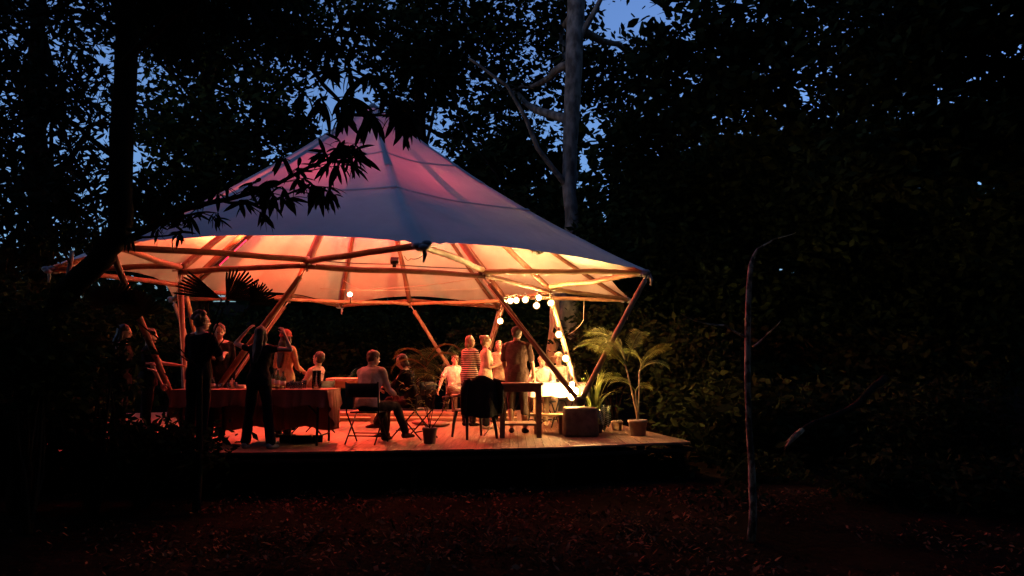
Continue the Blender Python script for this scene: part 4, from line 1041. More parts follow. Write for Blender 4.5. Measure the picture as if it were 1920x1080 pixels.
for r in range(6):
    for i, (x_, y_) in enumerate(path):
        l_ = math.hypot(x_, y_); q = r / 5; fo = (.018 * math.sin(i * .8) + .02) * q; v.append((x_ + x_ / l_ * fo, y_ + y_ / l_ * fo, .806 - (.22 + .012 * math.sin(i * .37)) * q))
n_ = len(path)
for r in range(5):
    for i in range(n_): f.append((r * n_ + i, r * n_ + (i + 1) % n_, (r + 1) * n_ + (i + 1) % n_, (r + 1) * n_ + i))
f.append(tuple(range(n_))); cl2.add(v, f)
tag(cl2.build('white_tablecloth', M_WHITECL, None, False, tw_.location), 'bright white cloth hanging over the table beside the bulbs', 'tablecloth')
bn = thing('low_bench', (at(1030, 782, 12.35).x, 12.4, 0), 'low rough timber bench beneath the white clothed table', 'bench')
MB().box((0, -.09, .30), (.62, .16, .04), (0, .02, .0)).build('seat_plank', M_WOOD, bn, False); MB().box((0, .09, .30), (.62, .16, .04), (0, .02, 0)).build('seat_plank', M_WOOD, bn, False)
for sx in (-1, 1): MB().box((sx * .2, 0, .14), (.09, .26, .276)).build('leg', M_WOODD, bn, False)

def folding_chair(label, loc, rotz):
    t = thing('folding_chair', loc, label, 'chair', 'black folding chairs', rotz)
    # local: sitter faces +Y, back at -Y
    s = MB(); loft(s, [rrect(0, .02, .21, .20, .05, .435), rrect(0, .02, .215, .205, .05, .45), rrect(0, .02, .20, .19, .05, .46)]); s.build('seat', M_CHAIR, t)
    b = MB(); n = 8; v = []
    for zz in (.66, .86):
        for i in range(n + 1):
            q = i / n * 2 - 1; v.append((q * .225, -.245 - .02 * (1 - q * q) - (.03 if zz > .8 else 0), zz))
    for zz in (.66, .86):
        for i in range(n + 1):
            q = i / n * 2 - 1; v.append((q * .225, -.225 - .02 * (1 - q * q) - (.03 if zz > .8 else 0), zz))
    k = n + 1; f = [(i, i + 1, k + i + 1, k + i) for i in range(n)] + [(2 * k + i, 3 * k + i, 3 * k + i + 1, 2 * k + i + 1) for i in range(n)] + [(k + i, k + i + 1, 3 * k + i + 1, 3 * k + i) for i in range(n)] + [(i, 2 * k + i, 2 * k + i + 1, i + 1) for i in range(n)] + [(0, k, 3 * k, 2 * k), (n, 2 * k + n, 3 * k + n, k + n)]
    b.add(v, f); b.build('backrest', M_CHAIR, t)
    for sx in (-1, 1):
        MB().tube([(sx * .235, -.26, .88), (sx * .235, -.21, .45), (sx * .235, .24, .01)], .012, 8).build('leg', M_CHAIR, t)
        MB().tube([(sx * .215, .17, .44), (sx * .215, -.30, .01)], .012, 8).build('leg', M_CHAIR, t)
    MB().tube([(-.235, .14, .13), (.235, .14, .13)], .010, 6).build('stretcher', M_CHAIR, t)
    MB().tube([(-.215, -.20, .12), (.215, -.20, .12)], .010, 6).build('stretcher', M_CHAIR, t)
    return t
C8 = onf(682, 834); C8.y += .22
folding_chair('black folding chair holding the man in the white shirt', C8, math.radians(-8))
C9 = onf(772, 824); C9.y += .15
folding_chair('black folding chair holding the woman in boots', C9, math.radians(62))
P10 = Vector((at(850, 700, 15.6).x, 15.9, .0))
folding_chair('black folding chair beyond the floor step, partly hidden by its sitter', P10, math.radians(170))
folding_chair('black folding chair behind the white clothed table', Vector((at(1018, 700, 13.7).x, 13.75, 0)), math.radians(160))
# moulded armchair with a jacket on its back
pc = onf(886, 824); pc.y += .30
ac = thing('plastic_armchair', pc, 'dark moulded plastic armchair with a black jacket hung on its back', 'chair', None, math.radians(28))
s = MB(); loft(s, [rrect(0, .0, .235, .22, .07, .40), rrect(0, .0, .25, .235, .07, .42), rrect(0, 0, .24, .225, .07, .435)]); s.build('seat', M_PLASTIC, ac)
for sx in (-1, 1):
    for sy in (-1, 1): MB().tube([(sx * .21, sy * .19, .41), (sx * .235, sy * (.23 if sy > 0 else .27), .2), (sx * .25, sy * (.25 if sy > 0 else .31), 0)], [(.034, .03), (.026, .024), (.018, .02)], 8).build('leg', M_PLASTIC, ac)
    MB().tube([(sx * .25, -.22, .70), (sx * .275, 0, .645), (sx * .27, .22, .635), (sx * .24, .24, .52), (sx * .225, .22, .40)], [.02, .024, .028, .02, .02], 8, flat=.5).build('armrest', M_PLASTIC, ac)
b = MB(); v = []; f = []
for i in range(9):
    for j in range(7):
        q = i / 8 * 2 - 1; z = .43 + .47 * j / 6 * (1 - .16 * q * q); v.append((q * .24, -.21 - .10 * j / 6 + .05 * q * q, z))
for i in range(8):
    for j in range(6): a = i * 7 + j; f.append((a, a + 7, a + 8, a + 1))
v2 = [(x_, y_ - .018, z_) for x_, y_, z_ in v]; b.add(v, f); b.add(v2, [tuple(reversed(q)) for q in f]); b.build('backrest', M_PLASTIC, ac)
jm = MB(); v = []; f = []; nI = 36; nJ = 12
for j in range(nJ + 1):
    for i in range(nI):
        a = 2 * PI * i / nI; q = j / nJ; wob = 1 + .09 * math.sin(a * 5 + q * 2) * q + .05 * math.sin(a * 9 + 1) * q
        sh = (1 - (1 - min(1, q / .34 + .08)) ** 2.2)
        z = .955 - .62 * q - .02 * math.sin(a * 3) * q
        v.append((.295 * sh * wob * math.cos(a), -.28 + (.06 + .06 * q) * wob * math.sin(a) * (1 if q > 0.02 else .5), z))
for j in range(nJ):
    for i in range(nI): f.append((j * nI + i, j * nI + (i + 1) % nI, (j + 1) * nI + (i + 1) % nI, (j + 1) * nI + i))
f.append(tuple(range(nI))); jm.add(v, f)
for sx in (-1, 1): jm.tube([(sx * .20, -.29, .90), (sx * .26, -.30, .86), (sx * .30, -.31, .76), (sx * .315, -.31, .58), (sx * .30, -.30, .38)], [.02, .05, .056, .052, .045], 12)
jk = jm.build('hung_jacket', M_BLACK, None, True, ac.location); jk.rotation_euler = (0, 0, math.radians(28)); tag(jk, 'black jacket draped over the back of the plastic armchair', 'jacket')
# pale tripod stand
sp_ = onf(926, 820); sp_.y += .15
st3 = thing('tripod_stand', sp_, 'thin pale tripod stand on the floor beside the jacket chair', 'stand')
MB().tube([(0, 0, .12), (0, 0, .62)], .010, 8).build('pole', M_WHITECL, st3)
for a in (200, 325, 80): MB().tube([(0, 0, .22), (.17 * math.cos(math.radians(a)), .17 * math.sin(math.radians(a)), .012)], .009, 6).build('leg', M_WHITECL, st3)
# cushions on the floor and things at the dark left end
for i, (px_, py_, lab) in enumerate(((793, 797, 'dark red floor cushion lying left of the dark pot stems'), (822, 800, 'dark floor cushion lying behind the potted stems'))):
    q = onf(px_, py_); c = MB(); c.ell((0, 0, .05), (.22, .16, .05), nu=18, nv=8); tag(c.build('floor_cushion', M_CLOTH if i == 0 else M_WOODD, None, True, q), lab, 'cushion', 'floor cushions')
q = at(160, 845, 9.95); q.z = 0
bn_ = thing('waste_bin', q, 'dark bin with a pale cloth over its rim at the left end of the deck', 'bin')
MB().lathe((0, 0, 0), [(.13, .002), (.16, .42), (.17, .43), (.16, .44), (.14, .42)], 18).build('bin_body', M_PLASTIC, bn_)
cb = MB(); v = [(.13 * math.cos(a * .35) * (1 + .2 * math.sin(a)), .11 * math.sin(a * .35), .44 + .03 * math.sin(a * 1.7)) for a in range(18)] + [(.05 * math.cos(a * .35), .05 * math.sin(a * .35), .47 + .012 * math.sin(a * 2.2)) for a in range(18)]
cb.add(v, [(i, (i + 1) % 18, 18 + (i + 1) % 18, 18 + i) for i in range(18)] + [tuple(range(18, 36))]); cb.build('cloth', M_WHITECL, bn_)
q = at(258, 842, 9.98); q.z = 0
bg_ = thing('tote_bag', q, 'slumped dark red bag with a pale handle on the left of the deck', 'bag')
bm_ = MB(); loft(bm_, [rrect(0, 0, .13, .08, .03, .003), rrect(0, 0, .15, .09, .04, .12), rrect(.01, 0, .13, .06, .03, .26), rrect(.02, 0, .11, .03, .02, .33)]); bm_.build('bag_body', M_CLOTH, bg_)
MB().tube([(-.06, -.03, .32), (-.02, -.06, .42), (.06, -.06, .41), (.09, -.03, .32)], .009, 6).build('handle', M_WHITECL, bg_)

# ================================================================ PEOPLE
def remesh(mb, voxel, smooth=4, wr=0, seed=0, name='m'):
    me = mb.mesh(name); o = bpy.data.objects.new('tmp', me); COL.objects.link(o)
    md = o.modifiers.new('r', 'REMESH'); md.mode = 'VOXEL'; md.voxel_size = voxel
    if smooth: ms = o.modifiers.new('s', 'SMOOTH'); ms.factor = .5; ms.iterations = smooth
    dg = bpy.context.evaluated_depsgraph_get(); dg.update()
    m2 = bpy.data.meshes.new_from_object(o.evaluated_get(dg))
    bpy.data.objects.remove(o); bpy.data.meshes.remove(me)
    if wr:
        k = len(m2.vertices); co = np.empty(k * 3, np.float32); no = np.empty(k * 3, np.float32)
        m2.vertices.foreach_get('co', co); m2.vertices.foreach_get('normal', no); co = co.reshape(-1, 3); no = no.reshape(-1, 3)
        d = np.array([mnoise.noise(Vector((c[0] * 9 + seed, c[1] * 9, c[2] * 5))) + .5 * mnoise.noise(Vector((c[0] * 22 + seed, c[1] * 22, c[2] * 14))) for c in co])
        co += no * (d * wr)[:, None]; m2.vertices.foreach_set('co', co.reshape(-1)); m2.update()
    m2.shade_smooth() if hasattr(m2, 'shade_smooth') else None
    m2.polygons.foreach_set('use_smooth', [True] * len(m2.polygons))
    return m2
def frame(zdir, fwd):
    z = Vector(zdir).normalized(); f = Vector(fwd); f = (f - z * f.dot(z)).normalized(); r = f.cross(z)
    return Matrix((r, f, z)).transposed()          # columns: right, forward, up
def cap(mb, a, b, r1, r2, n=12):
    a, b = Vector(a), Vector(b); d = (b - a).normalized(); pts = []; rad = []
    for q in (-90, -55, -25, 0): pts.append(a + d * r1 * math.sin(math.radians(q)) * .9); rad.append(max(.002, r1 * math.cos(math.radians(q))))
    pts.append(a.lerp(b, .5)); rad.append((r1 + r2) / 2 * 1.02)
    for q in (0, 25, 55, 90): pts.append(b + d * r2 * math.sin(math.radians(q)) * .9); rad.append(max(.002, r2 * math.cos(math.radians(q))))
    mb.tube(pts, rad, n)
def torso(mb, hip, S, R3, secs):
    """secs: (height along the spine, half width, half depth, forward shift)"""
    rings = []
    for (t, rx, ry, fo) in secs:
        c = hip + S * t + R3.col[1] * fo
        rings.append([c + R3.col[0] * (rx * abs(math.cos(a)) ** .85 * (1 if math.cos(a) > 0 else -1)) + R3.col[1] * (ry * math.sin(a)) for a in [2 * PI * k / 20 for k in range(20)]])
    loft(mb, rings)
def person(label, x, y, face, h=1.72, sit=None, lean=0, side=0, twist=0, arms=None, legs=None, head=(0, 0, 0), hair=('short', (.03, .018, .01)), skin=M_SKIN,
           top=(.03, .03, .03), bottom=(.02, .02, .022), shoes=(.02, .02, .02), sleeve=.5, female=False, trouser=1.0, z0=0, stripes=None, bulk=1.0, topmat=None, long_top=.0, bag=None, collar=False, eyes=True):
    s = h / 1.75; fem = .88 if female else 1.0
    Rz = Matrix.Rotation(math.radians(face), 3, 'Z')
    hip = Vector((0, 0, .93 * s)) if sit is None else Vector((0, 0, sit + .10))
    # spine
    la, sa = math.radians(lean), math.radians(side)
    S = Vector((math.sin(sa), math.sin(la), math.cos(la) * math.cos(sa))).normalized()
    R3 = frame(S, (math.sin(math.radians(twist)), math.cos(math.radians(twist)), 0))
    sh_c = hip + S * .50 * s; sw = .175 * s * fem * (1 + (bulk - 1) * .5); nb = hip + S * .535 * s + R3.col[1] * (-.005)
    # legs
    legs = legs or {}; LJ = {}
    for k, sx in (('L', -1), ('R', 1)):
        dflt = ((.02 * sx, .0, -1), (.0, -.03, -1)) if sit is None else ((.12 * sx, 1, -.03), (0, .02, -1))
        th, shn = legs.get(k, dflt); h0 = hip + Vector((.085 * sx * s, 0, -.02 * s)); kn = h0 + Vector(th).normalized() * .425 * s; an = kn + Vector(shn).normalized() * .415 * s
        LJ[k] = (h0, kn, an, Vector(shn).normalized())
    if sit is None:
        dz = .075 * s - min(LJ[k][2].z for k in LJ); 
        hip.z += dz; sh_c.z += dz; nb.z += dz
        for k in LJ: LJ[k] = tuple(list(q + Vector((0, 0, dz)) for q in LJ[k][:3]) + [LJ[k][3]])
    arms = arms or {}; AJ = {}
    for k, sx in (('L', -1), ('R', 1)):
        ua, fa = arms.get(k, ((.10 * sx, .02, -1), (.02 * sx, .14, -1)))
        a0 = sh_c + R3.col[0] * (sw * sx) + S * (-.03 * s); el = a0 + Vector(ua).normalized() * .285 * s; w = el + Vector(fa).normalized() * .25 * s
        AJ[k] = (a0, el, w, Vector(fa).normalized())
    # head
    yaw, pit, rol = [math.radians(a) for a in head]
    Rh = R3 @ Matrix.Rotation(yaw, 3, 'Z') @ Matrix.Rotation(pit, 3, 'X') @ Matrix.Rotation(rol, 3, 'Y')
    hs = s * .98; hc = nb + S * .052 * s + Rh @ Vector((0, .015, .085)) * hs
    b = MB()
    torso(b, hip, S, R3, [(-.08 * s, .10 * s, .08 * s, 0), (-.03 * s, .145 * s, .105 * s, 0), (.04 * s, .15 * s * (1.04 if female else 1), .108 * s, -.01), (.17 * s, .118 * s * fem * bulk, .092 * s * bulk, 0), (.30 * s, .145 * s * fem * bulk, .105 * s * bulk, .01 + (.02 if female else 0)), (.42 * s, .165 * s * fem, .10 * s, 0), (.49 * s, .15 * s * fem, .075 * s, 0), (.53 * s, .07 * s, .055 * s, 0)])
    for sx in (-1, 1): cap(b, nb + S * -.01 * s + R3.col[0] * .03 * sx * s, sh_c + R3.col[0] * sw * .92 * sx + S * -.015 * s, .040 * s, .045 * s)
    cap(b, nb - S * .05 * s, hc - Rh @ Vector((0, .03, .05)) * hs, .052 * s * (.9 if female else 1), .048 * s * (.9 if female else 1))
    for k, sx in (('L', -1), ('R', 1)):
        a0, el, w, fd = AJ[k]; h0, kn, an, sd = LJ[k]
        cap(b, a0, el, .052 * s * fem, .038 * s * fem); cap(b, el, w, .038 * s * fem, .025 * s * fem)
        cap(b, h0, kn, .082 * s, .055 * s); cap(b, kn, kn.lerp(an, .35), .054 * s, .055 * s); cap(b, kn.lerp(an, .35), an, .055 * s, .035 * s)
        ff = Vector((sd.x * .3 + .12 * sx, 1, 0)).normalized(); 
        if abs(sd.z) < .75: ff = (Vector((0, .6, .8)) - sd * .2).normalized()
        cap(b, an + ff * -.04 * s + Vector((0, 0, -.035 * s)), an + ff * .13 * s + Vector((0, 0, -.045 * s)), .034 * s, .026 * s)
        # palm
        pm = frame(fd, Vector((-sx, .3, 0)) if abs(fd.z) > .5 else Vector((0, 0, -1)))
        b.ell(w + fd * .045 * s, (.040 * s, .016 * s, .050 * s), pm, 10, 7)
    # head shape: skull, face wedge, jaw, nose, brow, ears
    b.ell(hc + Rh @ Vector((0, -.008, .022)) * hs, (.074 * hs, .092 * hs, .092 * hs), Rh, 16, 12)
    b.ell(hc + Rh @ Vector((0, .028, -.030)) * hs, (.058 * hs, .060 * hs, .080 * hs), Rh, 14, 10)
    b.ell(hc + Rh @ Vector((0, .045, -.082)) * hs, (.034 * hs, .034 * hs, .026 * hs), Rh, 12, 8)
    b.ell(hc + Rh @ Vector((0, .080, .022)) * hs, (.050 * hs, .014 * hs, .012 * hs), Rh, 10, 6)
    b.tube([hc + Rh @ Vector((0, .080, .015)) * hs, hc + Rh @ Vector((0, .104, -.022)) * hs, hc + Rh @ Vector((0, .082, -.034)) * hs], [.009 * hs, .015 * hs, .012 * hs], 8)
    for sx in (-1, 1):
        b.ell(hc + Rh @ Vector((.075 * sx, -.008, -.008)) * hs, (.010 * hs, .020 * hs, .032 * hs), Rh, 8, 6)
    body = remesh(b, .0125, 3)
    # fingers, rooted in the palm
    fg = MB()
    for k, sx in (('L', -1), ('R', 1)):
        a0, el, w, fd = AJ[k]; pm = frame(fd, Vector((-sx, .3, 0)) if abs(fd.z) > .5 else Vector((0, 0, -1))); sd_ = pm.col[0]; pn = pm.col[1]
        for q, (off, L) in enumerate(((-.029, .062), (-.010, .074), (.010, .070), (.028, .055))):
            p0 = w + fd * .072 * s + sd_ * off * s; d1 = (fd + pn * .25 + sd_ * off * 3).normalized(); d2 = (fd * .6 + pn * .8).normalized(); d3 = (fd * .15 + pn).normalized()
            p1 = p0 + d1 * L * .45 * s; p2 = p1 + d2 * L * .32 * s; p3 = p2 + d3 * L * .25 * s
            fg.tube([p0 - fd * .015 * s, p1, p2, p3], [.0095 * s, .0088 * s, .008 * s, .005 * s], 7)
        p0 = w + fd * .030 * s - sd_ * .030 * s; p1 = p0 + (-sd_ * .8 + fd * .7 + pn * .4).normalized() * .035 * s; p2 = p1 + (fd * .9 + pn * .5 - sd_ * .1).normalized() * .030 * s
        fg.tube([p0, p1, p2], [.012 * s, .0105 * s, .006 * s], 7)
    bb = MB(); bb.v = [v.co[:] for v in body.vertices]; bb.f = [tuple(p.vertices) for p in body.polygons]; bb.add(fg.v, fg.f)
    bpy.data.meshes.remove(body)
    P = bb.build('person', skin, None); P.location = (x, y, z0); P.rotation_euler = (0, 0, math.radians(face))
    tag(P, label, 'person')
    sd0 = int(abs(x * 77 + y * 13))
    def cm(nm, c): return mat(nm + '_%02x%02x%02x' % tuple(int(q * 255) for q in c), c, .92, tuple(q * .75 for q in c), 10, .5, 35, spec=.04)
    if eyes:
        for sx in (-1, 1): MB().ell(hc + Rh @ Vector((.030 * sx, .076, -.002)) * hs, (.013 * hs, .008 * hs, .008 * hs), Rh, 8, 6).build('eye', M_EYE, P)
        MB().ell(hc + Rh @ Vector((0, .082, -.056)) * hs, (.022 * hs, .008 * hs, .007 * hs), Rh, 10, 6).build('lips', M_LIP, P)
    # top
    if top:
        c = MB(); e = .016 * s; bk = bulk
        lo = -.06 - long_top
        torso(c, hip, S, R3, [(lo * s, (.162 + .1 * long_top) * s + e, .124 * s + e, 0), (.04 * s, .160 * s * (1.02 if female else 1) * (bk if bk > 1 else 1) + e, .120 * s * (bk if bk > 1 else 1) + e, -.004), (.17 * s, .124 * s * fem * bk + e, .096 * s * bk + e, 0), (.30 * s, .150 * s * fem * bk + e, .106 * s * bk + e, .01 + (.02 if female else 0)), (.42 * s, .170 * s * fem + e, .10 * s + e, 0), (.49 * s, .150 * s * fem + e, .077 * s + e, 0), (.515 * s, .085 * s + e, .055 * s + e, 0)])
        for sx in (-1, 1): cap(c, nb + S * -.03 * s + R3.col[0] * .035 * sx * s, sh_c + R3.col[0] * sw * (.90 if sleeve > 0 else .7) * sx + S * -.022 * s, .040 * s + e * .6, .045 * s + e * .6)
        for k in 'LR':
            a0, el, w, fd = AJ[k]
            if sleeve <= 0: continue
            if sleeve <= .6: cap(c, a0 - R3.col[0] * 0, a0.lerp(el, sleeve / .6 * .85), .058 * s * fem, .056 * s * fem)
            else:
                cap(c, a0, el, .057 * s * fem, .049 * s * fem); cap(c, el, el.lerp(w, (sleeve - .6) / .4 * .92), .050 * s * fem, .038 * s * fem)
        if collar: c.tube([nb + R3 @ Vector((.062 * math.cos(a), .056 * math.sin(a), .002 - .012 * math.sin(a))) * s for a in [2 * PI * q / 14 for q in range(15)]], .014 * s, 6)
        me = remesh(c, .013, 1, .012, sd0, 'top'); me.materials.clear(); me.materials.append(topmat or cm('shirt_cloth', top)); link('shirt', me, P)
    if bottom:
        c = MB(); e = .014 * s
        torso(c, hip, S, R3, [(-.10 * s, .10 * s + e, .085 * s + e, 0), (-.03 * s, .148 * s + e, .108 * s + e, 0), (.05 * s, .146 * s + e, .104 * s + e, -.005), (.085 * s, .135 * s + e, .10 * s + e, 0)])
        for k in 'LR':
            h0, kn, an, sd = LJ[k]; cap(c, h0, kn, .092 * s, .068 * s)
            if trouser > .5: cap(c, kn, kn.lerp(an, (trouser - .5) * 2 * .95), .068 * s, .056 * s + (.012 if female else 0))
            elif trouser < .5: pass
        me = remesh(c, .014, 1, .014, sd0 + 5, 'bot'); me.materials.clear(); me.materials.append(cm('trouser_cloth', bottom)); link('trousers', me, P)
    if shoes:
        for k, sx in (('L', -1), ('R', 1)):
            c = MB(); h0, kn, an, sd = LJ[k]; ff = Vector((sd.x * .3 + .12 * sx, 1, 0)).normalized()
            if abs(sd.z) < .75: ff = (Vector((0, .6, .8)) - sd * .2).normalized()
            up = -Vector(sd) if abs(sd.z) < .75 else Vector((0, 0, 1))
            c.tube([an - ff * .075 * s - up * .028 * s, an - ff * .05 * s - up * .030 * s, an + ff * .02 * s - up * .035 * s, an + ff * .10 * s - up * .048 * s, an + ff * .16 * s - up * .055 * s, an + ff * .185 * s - up * .058 * s], [(.018, .02), (.044 * s, .040 * s), (.046 * s, .042 * s), (.032 * s, .046 * s), (.024 * s, .038 * s), (.008, .014)], 12)
            c.build('shoe', cm('shoe_leather', shoes), P)
    # hair
    kind, hcx = hair; hm = mat('hair_%02x%02x%02x' % tuple(int(q * 255) for q in hcx), hcx, .6, tuple(q * .6 for q in hcx), 25, .8, 60, stretch=(1, 1, .3))
    c = MB(); T = lambda *q: hc + Rh @ Vector(q) * hs
    if kind != 'bald':
        c.ell(T(0, -.022, .036), (.084 * hs, .094 * hs, .094 * hs), Rh, 14, 10)
        c.ell(T(0, -.045, -.005), (.078 * hs, .066 * hs, .075 * hs), Rh, 12, 8)
    if kind == 'curly':
        rd = random.Random(sd0)
        for i in range(34):
            a, e = rd.uniform(0, 2 * PI), rd.uniform(-.2, 1.5)
            yy = math.cos(e) * math.sin(a)
            if yy > .35 and e < .7: continue
            c.ell(T(.095 * math.cos(e) * math.cos(a), -.025 + .10 * yy, .03 + .11 * math.sin(e)), .028 * hs, None, 7, 5)
    if kind in ('long', 'beanie_long'):
        c.tube([T(0, -.05, .02), T(0, -.085, -.08), nb - R3.col[1] * .10 * s - S * .10 * s, nb - R3.col[1] * .13 * s - S * (.27 if kind == 'long' else .36) * s], [(.07 * hs, .05 * hs), (.078 * hs, .042 * hs), (.08 * hs, .032 * hs), (.035 * hs, .015 * hs)], 12, ref=R3.col[0])
        for sx in (-1, 1): c.tube([T(.07 * sx, -.02, .02), T(.08 * sx, -.015, -.07), nb + R3.col[0] * .075 * sx * s - R3.col[1] * .04 * s - S * .08 * s], [.022 * hs, .028 * hs, .018 * hs], 8)
    if kind == 'bob':
        for sx in (-1, 1): c.tube([T(.066 * sx, -.01, .03), T(.082 * sx, -.01, -.05), T(.078 * sx, -.015, -.115)], [.026 * hs, .034 * hs, .022 * hs], 8)
        c.ell(T(0, -.06, -.06), (.080 * hs, .045 * hs, .07 * hs), Rh, 12, 8)
    if kind == 'bun': c.ell(T(0, -.095, .085), .042 * hs, None, 12, 8)
    if kind != 'bald':
        me = remesh(c, .011, 0, .016, sd0 + 9, 'hair'); me.materials.clear(); me.materials.append(hm); link('hair', me, P)
    if kind in ('beanie_long',):
        q = MB(); q.ell(T(0, -.02, .05), (.094 * hs, .104 * hs, .098 * hs), Rh, 16, 10); q.tube([T(.093 * math.cos(a), -.02 + .103 * math.sin(a), .03) for a in [2 * PI * w_ / 16 for w_ in range(17)]], .012 * hs, 6); q.build('beanie', mat('red_knit', (.35, .06, .05), .95, (.25, .04, .03), 30, .8, 80), P)
    if kind == 'cap':
        q = MB(); q.ell(T(0, -.014, .048), (.092 * hs, .104 * hs, .080 * hs), Rh, 16, 10); q.ell(T(0, .105, .042), (.062 * hs, .060 * hs, .008 * hs), Rh, 14, 5); q.build('cap', mat('dark_cap', (.05, .045, .04), .9, (.08, .07, .06), 12), P)
    if kind == 'hat':
        q = MB(); q.ell(T(0, -.01, .075), (.085 * hs, .098 * hs, .075 * hs), Rh, 16, 10); q.ell(T(0, -.01, .05), (.165 * hs, .175 * hs, .010 * hs), Rh, 22, 5); q.build('sun_hat', mat('straw_hat', (.6, .5, .35), .9, (.5, .4, .28), 20), P)
    if kind == 'beard' or bag == 'beard':
        q = MB(); q.ell(T(0, .045, -.085), (.052 * hs, .046 * hs, .05 * hs), Rh, 12, 8); me = remesh(q, .012, 1, .006, 4, 'beard'); me.materials.clear(); me.materials.append(hm); link('beard', me, P)
    # joints in world space for held things
    R = Rz
    P2 = {k: Vector((x, y, z0)) + R @ (AJ[k][2] + AJ[k][3] * .085 * s) for k in 'LR'}
    return P, P2

def striped(name, c1, c2, sc):
    m = bpy.data.materials.new(name); m.use_nodes = True; n, l = m.node_tree.nodes, m.node_tree.links; b = n['Principled BSDF']; b.inputs['Roughness'].default_value = .9
    tc = n.new('ShaderNodeTexCoord'); w = n.new('ShaderNodeTexWave'); w.bands_direction = 'Z'; w.inputs['Scale'].default_value = sc; w.inputs['Distortion'].default_value = .8; w.inputs['Detail Scale'].default_value = 1.5
    r = n.new('ShaderNodeValToRGB'); r.color_ramp.elements[0].position = .72; r.color_ramp.elements[1].position = .86; r.color_ramp.elements[0].color = (*c1, 1); r.color_ramp.elements[1].color = (*c2, 1)
    l.new(tc.outputs['Object'], w.inputs[0]); l.new(w.outputs['Fac'], r.inputs[0]); l.new(r.outputs[0], b.inputs['Base Color']); return m
PX = lambda px, Y: (px - 960) / FPX * Y
K = (.014, .012, .014)
# far left, in the dark
person('woman in dark clothes at the far left, her lit face turned to the right', PX(228, 9.95), 10.0, -80, 1.68, female=True, hair=('long', (.04, .025, .015)), top=K, bottom=K, sleeve=1, head=(0, -5, 0), arms={'R': ((.2, .5, -1), (0, 1, .1)), 'L': ((-.1, .2, -1), (.1, 1, -.1))})
person('person in dark clothes reaching one bare arm toward the curly haired man', PX(282, 10.6), 10.6, -60, 1.66, hair=('short', (.04, .03, .02)), top=K, bottom=K, sleeve=.4, female=True, arms={'L': ((-.3, .7, -.75), (0, 1, -.12)), 'R': ((.2, .2, -1), (0, .5, -1))})
person('tall curly haired man in a black shirt seen from behind at left', PX(377, 10.0), 10.0, -18, 1.84, hair=('curly', (.06, .03, .015)), top=K, bottom=K, sleeve=.55, head=(-35, 0, 0), arms={'R': ((.35, .3, -1), (-.6, 1, .3)), 'L': ((-.2, .25, -1), (.3, 1, .1))})
_, hd_ = person('man in black drinking from a raised cup beside the curly haired man', PX(412, 11.3), 11.3, 215, 1.76, hair=('short', (.05, .03, .02)), top=K, bottom=K, sleeve=1, head=(-10, -8, 0), arms={'R': ((.25, .5, -.8), (-.28, .5, 1)), 'L': ((-.1, .1, -1), (0, .2, -1))})
# woman with raised arms
person('woman with long dark hair raising both hands to her head', PX(487, 10.15), 10.2, -8, 1.67, female=True, hair=('long', (.035, .018, .01)), top=K, bottom=K, sleeve=.25, shoes=(.3, .27, .25), twist=0, arms={'L': ((-.85, .25, .25), (.72, -.02, .80)), 'R': ((.85, .25, -.05), (-.45, .02, .95))}, legs={'L': ((-.12, .05, -1), (-.10, -.05, -1)), 'R': ((.16, 0, -1), (.12, -.02, -1))})
# woman in a red knit hat behind the buffet
person('woman in a red knitted hat and pale jacket standing behind the buffet table', PX(537, 11.75), 11.75, -25, 1.68, female=True, hair=('beanie_long', (.04, .02, .012)), top=(.55, .38, .22), bottom=K, sleeve=1, arms={'L': ((-.4, .25, -1), (.3, .8, .5)), 'R': ((.25, .1, -1), (-.3, .8, -.2))}, eyes=False)
# seated man at the buffet
folding_chair('black folding chair behind the right end of the buffet table', Vector((PX(590, 12.3), 12.3, 0)), math.radians(75))
person('seated man in a pale pink shirt facing left behind the buffet table', PX(588, 12.3), 12.28, 75, 1.74, sit=.46, lean=-10, hair=('short', (.05, .03, .02)), top=(.62, .42, .36), bottom=(.05, .04, .04), sleeve=1, collar=True, head=(-8, 4, 0), arms={'L': ((-.1, .45, -.9), (.1, 1, -.1)), 'R': ((.1, .5, -.9), (-.1, 1, -.05))})
# seated man in the white shirt, back to the camera
person('seated man in a white shirt with his back turned and legs stretched to the right', C8.x, C8.y, -22, 1.78, sit=.455, lean=14, side=-3, hair=('short', (.14, .06, .03)), top=(.66, .58, .50), bottom=(.04, .035, .035), shoes=(.06, .035, .025), sleeve=1, collar=True, bulk=1.08, head=(-30, -8, 0),
       arms={'L': ((-.15, .5, -.85), (.4, .9, -.1)), 'R': ((.1, .42, -.9), (-.1, .9, -.35))}, legs={'L': ((.15, 1, -.1), (.25, -.15, -1)), 'R': ((.35, 1, -.05), (.35, .15, -1))}, eyes=True)
# seated woman in boots
person('seated woman in black with one leg crossed and hand raised to her chin', C9.x, C9.y, 78, 1.68, sit=.455, lean=16, female=True, hair=('bob', (.05, .025, .015)), top=K, bottom=(.04, .02, .02), shoes=(.10, .04, .03), sleeve=.9, head=(8, -10, 0),
       arms={'L': ((-.1, .6, -.8), (.1, .7, .75)), 'R': ((.1, .7, -.75), (-.1, 1, -.1))}, legs={'L': ((.05, 1, -.12), (0, .05, -1)), 'R': ((-.25, 1, .10), (-.15, .45, -.9))})
